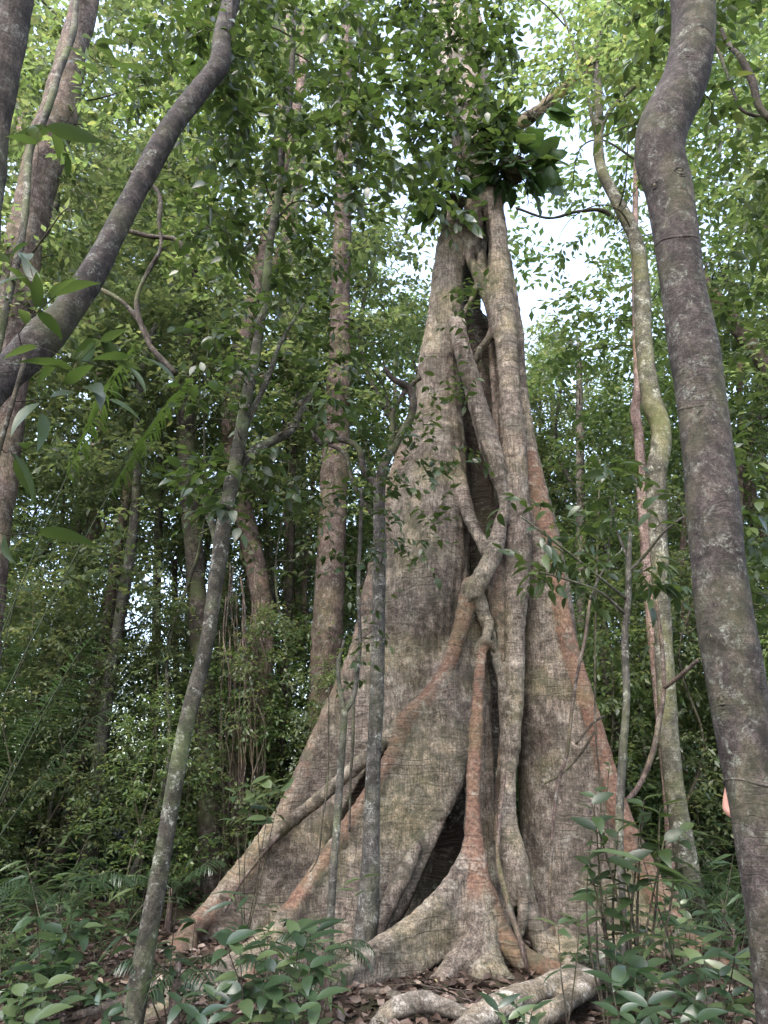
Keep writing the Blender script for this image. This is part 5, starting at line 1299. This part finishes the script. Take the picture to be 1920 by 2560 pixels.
# ------------------------------------------------------------------ foreground seedlings with large glossy leaves
def seedling(label, base, targets, leaf, wleaf, seed, tint=0.45, name='seedling', per=6, group=None, lmat=None, sr=0.006, up=0.6):
    """stems reach the target points, each carrying a whorl of separate leaves"""
    r = np.random.default_rng(seed); base = np.array(base, float)
    root = thing(name, label, 'plant', base, 0, group)
    P_, D_, N_, S_, T_ = [], [], [], [], []
    for tp in targets:
        tp = np.asarray(tp, float); h = np.linalg.norm(tp - base)
        a = base + r.normal(size=3) * [0.02, 0.02, 0]
        m = (a + tp) / 2 + r.normal(size=3) * 0.04 * h
        path = [(*a, sr), (*m, sr * 0.8), (*tp, sr * 0.4)]
        v, q, t = tube(path, 6, 0.08, cap=False)
        link('stem', build_mesh('stem', v - base, q), M_twig, root)
        c = catmull(path, 0.02)[:, :3]
        for k in range(per):
            f = 1 - 0.5 * (k / per) ** 1.2 * min(1, 0.8 / max(h, 0.2)) if k > 2 else 1 - 0.02 * k
            p = c[int(f * (len(c) - 1))]
            an = k * 2.4 + r.normal() * 0.3; tilt = r.uniform(-0.25, 0.5) if k > 1 else up
            P_.append(p); D_.append([math.cos(an), math.sin(an), tilt]); N_.append(np.array([0, 0, 1.0]) + r.normal(size=3) * 0.3 + np.array([0, -0.25, 0]))
            S_.append(leaf * r.uniform(0.65, 1.15)); T_.append(np.clip(tint + 0.2 * r.normal(), 0, 1))
    leaf_objs(root, np.array(P_), np.array(D_), np.array(N_), np.array(S_), wleaf, np.array(T_), lmat or L_floor)
    return root
def gp(px, py, Y): 
    p = P(px, py, Y); return p
def gbase(px, py, Y):
    p = P(px, py, Y); p[2] = float(gz(p[0], p[1])) - 0.02; return p
F = [
 ('bushy seedling with broad glossy leaves at bottom centre left', (640, 2600, 5.2), [(565,2360,5.1),(600,2380,5.0),(640,2400,5.1),(690,2420,5.2),(735,2380,5.3),(750,2440,5.2),(660,2470,5.0),(700,2500,4.9)], 0.17, 0.5, 0.5, 7),
 ('seedling with large blue-grey pointed leaves in front of the centre buttress', (770, 2560, 5.4), [(745,2335,5.4),(790,2330,5.5),(760,2360,5.3)], 0.27, 0.36, 0.25, 4),
 ('seedling with pointed bright leaves right of the bushy one', (780, 2600, 5.0), [(775,2420,5.1),(830,2430,5.1),(790,2500,4.9),(745,2530,4.8)], 0.17, 0.42, 0.65, 5),
 ('pale round-leaved seedling in the bottom left corner', (70, 2680, 4.3), [(60,2480,4.3),(110,2470,4.3),(40,2530,4.2),(130,2530,4.3),(90,2550,4.1)], 0.15, 0.62, 0.8, 5),
 ('small blue-green seedling beside the foot of the pale young tree', (270, 2640, 4.8), [(250,2500,4.8),(290,2490,4.8),(270,2540,4.7)], 0.13, 0.5, 0.4, 6),
 ('seedling with lance-shaped leaves at the foot of the leaning young tree', (480, 2660, 4.9), [(450,2500,4.9),(500,2540,4.8),(540,2480,5.0),(520,2560,4.7)], 0.16, 0.35, 0.4, 5),
 ('low plant with strap-like leaves in front of the pale root', (1290, 2640, 4.9), [(1245,2520,4.9),(1290,2510,4.9),(1330,2530,4.9),(1270,2550,4.8)], 0.17, 0.24, 0.5, 7),
 ('pale green seedling standing over the pale root below the right buttress', (1420, 2560, 5.9), [(1395,2310,5.9),(1450,2300,5.9)], 0.17, 0.36, 0.6, 5),
 ('blue-green seedling with oval leaves right of the pale root', (1560, 2640, 4.9), [(1540,2370,5.0),(1560,2400,5.0),(1590,2440,4.9),(1530,2450,4.9),(1620,2420,5.1)], 0.16, 0.55, 0.35, 6),
 ('dark seedling with drooping leaves at bottom right', (1680, 2680, 4.7), [(1650,2450,4.8),(1700,2470,4.8),(1740,2500,4.7),(1620,2510,4.6),(1680,2540,4.5)], 0.17, 0.36, 0.3, 6),
 ('large-leaved seedling spreading at the bottom edge right of centre', (1480, 2680, 4.5), [(1550,2530,4.5),(1590,2550,4.4)], 0.17, 0.42, 0.5, 6),
 ('light green leafy plant at the end of the reddish buttress ridge', (1700, 2420, 6.6), [(1660,2270,6.6),(1700,2260,6.6),(1730,2290,6.6),(1690,2310,6.5),(1650,2330,6.5),(1740,2330,6.5)], 0.11, 0.5, 0.9, 7),
 ('drooping dark seedling before the foot of the thick near tree', (1790, 2640, 4.6), [(1760,2400,4.7),(1800,2440,4.6),(1830,2490,4.5),(1740,2550,4.4)], 0.15, 0.4, 0.35, 6),
]
for k, (lb, b, tg, lf, wl, ti, per) in enumerate(F):
    seedling(lb, gbase(*b), [gp(*t) for t in tg], lf, wl, 700 + k, ti, per=per)
# sapling with big dark leaves before the right buttress
seedling('dark-stemmed sapling with big glossy leaves in front of the right buttress', gbase(1562, 2480, 5.7),
   [gp(*t) for t in [(1545,2080,5.5),(1490,2060,5.4),(1470,2150,5.4),(1600,2060,5.6),(1650,2020,5.6),(1660,2100,5.6),(1700,2080,5.7),(1560,2160,5.4),(1500,2200,5.4),(1480,2010,5.3),(1610,2000,5.5),(1580,2230,5.5)]],
   0.185, 0.45, 731, 0.25, name='sapling', per=6, lmat=L_near, sr=0.011)
seedling('thin sapling stub with a few leaves left of the dark-stemmed sapling', gbase(1512, 2500, 5.8), [gp(1515,2230,5.8), gp(1490,1980,5.8), gp(1525,1900,5.8)], 0.11, 0.5, 732, 0.4, name='sapling', per=3, lmat=L_near, sr=0.008)
seedling('small seedling growing before the old dark trunk', gbase(610, 2400, 8.6), [gp(*t) for t in [(590,1975,8.4),(630,1960,8.4),(680,1960,8.3),(640,2000,8.3),(700,1975,8.3)]], 0.2, 0.5, 733, 0.75, name='sapling', per=5)
# undergrowth plants in the middle distance: a few kinds copied
def plant_proto(seed, h, n, leaf, wl, tint):
    r = np.random.default_rng(seed); mb = MB(); st = MB(); pos, d, nn, s, ti = [], [], [], [], []
    for k in range(n):
        tp = np.array([r.normal() * h * 0.3, r.normal() * h * 0.3, h * r.uniform(0.4, 1)])
        v, q, _ = tube_raw(np.array([[0, 0, -0.03, 0.005], [*(tp * 0.5 + r.normal(size=3) * 0.03), 0.004], [*tp, 0.002]]), 4); st.add(v, q)
        for j in range(8):
            f = 1 - 0.6 * r.random() if j > 2 else 1; an = r.uniform(0, 6.28)
            pos.append(tp * f); d.append([math.cos(an), math.sin(an), r.uniform(-.3, .5)]); nn.append(np.array([0, 0, 1]) + r.normal(size=3) * .35); s.append(leaf * r.uniform(.6, 1.2)); ti.append(np.clip(tint + .2 * r.normal(), 0, 1))
    put_leaves(mb, np.array(pos), np.array(d, float), np.array(nn), np.array(s), leaf_tpl(wl, 3, 0.25, 0.12), np.array(ti))
    a = st.mesh('stem'); a.materials.append(M_twig); b = mb.mesh('foliage'); b.materials.append(L_floor); return a, b
PP = [(plant_proto(801, 0.55, 7, 0.15, 0.5, 0.4), 'broad-leaved herb'), (plant_proto(802, 0.4, 9, 0.2, 0.2, 0.5), 'strap-leaved herb'), (plant_proto(803, 0.75, 6, 0.15, 0.38, 0.3), 'dark seedling'),
      (plant_proto(804, 0.3, 8, 0.11, 0.6, 0.6), 'low round-leaved herb'), (plant_proto(805, 0.9, 8, 0.24, 0.16, 0.6), 'tall grassy herb')]
r = np.random.default_rng(88); n = 0
spots = []
while n < 260:
    y = r.uniform(5.3, 17); x = r.uniform(-1, 1) * (0.52 * y + 0.4)
    if -2.4 < x < 2.9 and 7.3 < y < 10.6: continue
    if -0.5 < x < 1.4 and y < 7.6: continue
    if y < 7.5 and -0.3 < x < 1.8 and r.random() < 0.4: continue
    if -2.3 < x < -0.3 and 5.9 < y < 7.4 and r.random() < 0.75: continue
    if any((x - a) ** 2 + (y - b) ** 2 < 0.13 for a, b in spots): continue
    spots.append((x, y)); n += 1
    (a, b), nm = PP[int(r.integers(len(PP)))]
    s = r.uniform(0.7, 1.35)
    size = 'small' if s < 0.9 else 'large' if s > 1.15 else 'middling'
    lab_ = f'{size} {nm} {where(x, y)}'
    root = thing('herb', lab_, 'plant', (x, y, float(gz(x, y))), r.uniform(0, 6.28), 'herbs and seedlings of the undergrowth')
    LBL.setdefault(lab_, []).append((math.atan2(x, y), root))
    root.scale = (s, s, s); link('stem', a, None, root); link('foliage', b, None, root)
finish_labels()
# fallen twigs
mb = MB(); r = np.random.default_rng(90)
for k in range(260):
    x, y = r.uniform(-5, 5), r.uniform(5, 14); a = r.uniform(0, 6.28); L = r.uniform(0.15, 0.7); z = float(gz(x, y)) + 0.015
    x2, y2 = x + L * math.cos(a), y + L * math.sin(a)
    v, q, _ = tube_raw(np.array([[x, y, z, 0.005], [(x + x2) / 2 + r.normal() * .03, (y + y2) / 2, z + 0.03, 0.005], [x2, y2, float(gz(x2, y2)) + 0.015, 0.003]]), 4); mb.add(v, q)
link('fallen_twigs', mb.mesh('fallen_twigs'), M_brown, kind='stuff')
# ------------------------------------------------------------------ a person standing behind the thick near trunk, only an elbow and the cap's edge showing
def person():
    base = np.array([2.185, 4.55, 0.0]); base[2] = float(gz(base[0], base[1]))
    root = thing('person', 'person in maroon cap and shirt almost hidden behind the thick near trunk, bare elbow showing', 'person', base)
    J = {'pelvis': (0, 0, 0.98, .15, .11), 'waist': (0, 0, 1.12, .13, .10), 'chest': (0, -.01, 1.33, .165, .12), 'neckb': (0, 0, 1.5, .075, .07), 'neck': (0, -.01, 1.57, .055, .055),
         'head': (0, -.02, 1.68, .075, .09), 'headt': (0, -.01, 1.76, .07, .08),
         'shl': (-.17, 0, 1.45, .065, .06), 'ell': (-.27, .03, 1.19, .043, .043), 'wrl': (-.10, -.2, 1.16, .03, .028),
         'shr': (.17, 0, 1.45, .065, .06), 'elr': (.25, .02, 1.15, .043, .043), 'wrr': (.10, -.19, 1.20, .03, .028),
         'hil': (-.09, 0, .92, .095, .095), 'knl': (-.10, -.02, .50, .06, .06), 'anl': (-.11, .02, .09, .042, .045), 'tol': (-.12, -.13, .04, .04, .03),
         'hir': (.09, 0, .92, .095, .095), 'knr': (.10, -.02, .50, .06, .06), 'anr': (.12, .02, .09, .042, .045), 'tor': (.13, -.13, .04, .04, .03)}
    E_ = [('pelvis','waist'),('waist','chest'),('chest','neckb'),('neckb','neck'),('neck','head'),('head','headt'),('chest','shl'),('shl','ell'),('ell','wrl'),('chest','shr'),('shr','elr'),('elr','wrr'),
          ('pelvis','hil'),('hil','knl'),('knl','anl'),('anl','tol'),('pelvis','hir'),('hir','knr'),('knr','anr'),('anr','tor')]
    for side, w, k in (('l', (-.10, -.2, 1.16), 1), ('r', (.10, -.19, 1.20), -1)):
        J['pm' + side] = (w[0] + k * .05, w[1] - .05, w[2] + .01, .03, .018); E_.append(('wr' + side, 'pm' + side))
        for q in range(4):
            a = (w[0] + k * (.085 - .004 * q), w[1] - .075 + .012 * q, w[2] + .035 - .02 * q)
            J[f'f{q}{side}'] = (*a, .010, .009); J[f'g{q}{side}'] = (a[0] + k * .035, a[1] + .012, a[2] - .012, .008, .008)
            E_ += [('pm' + side, f'f{q}{side}'), (f'f{q}{side}', f'g{q}{side}')]
        J['th' + side] = (w[0] + k * .03, w[1] - .07, w[2] + .045, .011, .010); E_.append(('pm' + side, 'th' + side))
    S = 1.0
    names = list(J); me = bpy.data.meshes.new('body')
    me.from_pydata([tuple(np.array(J[n][:3]) * S) for n in names], [(names.index(a), names.index(b)) for a, b in E_], [])
    o = bpy.data.objects.new('body', me); COL.objects.link(o)
    o.modifiers.new('skin', 'SKIN'); sd = me.skin_vertices[0].data
    for i, n in enumerate(names): sd[i].radius = (J[n][3] * S, J[n][4] * S); sd[i].use_root = (n == 'pelvis')
    o.modifiers.new('sub', 'SUBSURF').levels = 2
    dg = bpy.context.evaluated_depsgraph_get(); m2 = bpy.data.meshes.new_from_object(o.evaluated_get(dg))
    bpy.data.objects.remove(o); bpy.data.meshes.remove(me)
    m2.name = 'body'
    def flat(nm, c, rough=0.6):
        m, nt = new_mat(nm); tc = N(nt, 'ShaderNodeTexCoord'); f = noise(nt, tc.outputs['Object'], 30, 4)
        finish(nt, mixc(nt, f, tuple(x * 0.8 for x in c), tuple(min(1, x * 1.2) for x in c)), f, 0.2, 0.004, rough); return m
    skin = flat('skin', (0.36, 0.19, 0.145), 0.5)
    b = link('body', m2, skin, root)
    # clothes: shells cut from the body surface and set a little proud
    def shell(nm, keep, off, mat):
        nv = len(m2.vertices); co = np.zeros(nv * 3, dtype=np.float32); m2.vertices.foreach_get('co', co); co = co.reshape(-1, 3)
        no = np.zeros(nv * 3, dtype=np.float32); m2.vertices.foreach_get('normal', no); no = no.reshape(-1, 3)
        pv = co + no * off
        fs = [tuple(p.vertices) for p in m2.polygons if all(keep(co[i]) for i in p.vertices)]
        used = sorted({i for f in fs for i in f}); mp = {u: k for k, u in enumerate(used)}
        me3 = bpy.data.meshes.new(nm); me3.from_pydata([tuple(pv[u]) for u in used], [], [tuple(mp[i] for i in f) for f in fs])
        me3.polygons.foreach_set('use_smooth', [True] * len(me3.polygons)); return link(nm, me3, mat, root)
    shell('shirt', lambda c: .93 * S < c[2] < 1.52 * S and (abs(c[0]) < .235 * S) and not (c[1] < -.13), 0.012, flat('maroon_cloth', (0.12, 0.02, 0.025), 0.85))
    shell('trousers', lambda c: .10 < c[2] < 1.0 * S, 0.012, flat('dark_cloth', (0.04, 0.04, 0.045), 0.85))
    shell('shoe', lambda c: c[2] < .11, 0.01, flat('shoe_leather', (0.05, 0.035, 0.025)))
    hz = 1.72 * S
    v, q = lumpy((0, -.012, hz), .095, .112, .085, 0.01, 3, 16); kq = q[[all(v[i][2] > hz - 0.005 for i in f) for f in q]]
    link('cap', build_mesh('cap', v, kq), flat('cap_cloth', (0.10, 0.02, 0.03), 0.85), root)
    v, q = lumpy((0, -.13, hz + .004), .075, .085, .008, 0.0, 3, 12); link('cap_brim', build_mesh('cap_brim', v, q), flat('brim_cloth', (0.09, 0.02, 0.03), 0.85), root)
    for s_ in (-1, 1):
        v, q = lumpy((s_ * .031, -.098, 1.695 * S), .011, .009, .008, 0, 3, 8); link('eye', build_mesh('eye', v, q), flat('eye_white', (0.25, 0.2, 0.18), 0.2), root)
        v, q = lumpy((s_ * .082, -.0, 1.68 * S), .012, .02, .032, 0.05, 3, 10); link('ear', build_mesh('ear', v, q), skin, root)
    v, q = lumpy((0, -.118, 1.668 * S), .014, .02, .026, 0, 3, 10); link('nose', build_mesh('nose', v, q), skin, root)
    v, q = lumpy((0, -.098, 1.635 * S), .024, .008, .007, 0, 3, 10); link('mouth', build_mesh('mouth', v, q), flat('lips', (0.35, 0.14, 0.12)), root)
    v, q = lumpy((0, .02, 1.69 * S), .088, .09, .08, 0.03, 3, 14); kq = q[[all(v[i][1] > 0.0 for i in f) for f in q]]; link('hair', build_mesh('hair', v, kq), flat('hair', (0.03, 0.02, 0.015)), root)
    root.rotation_euler = (0, 0, R(-8))
person()
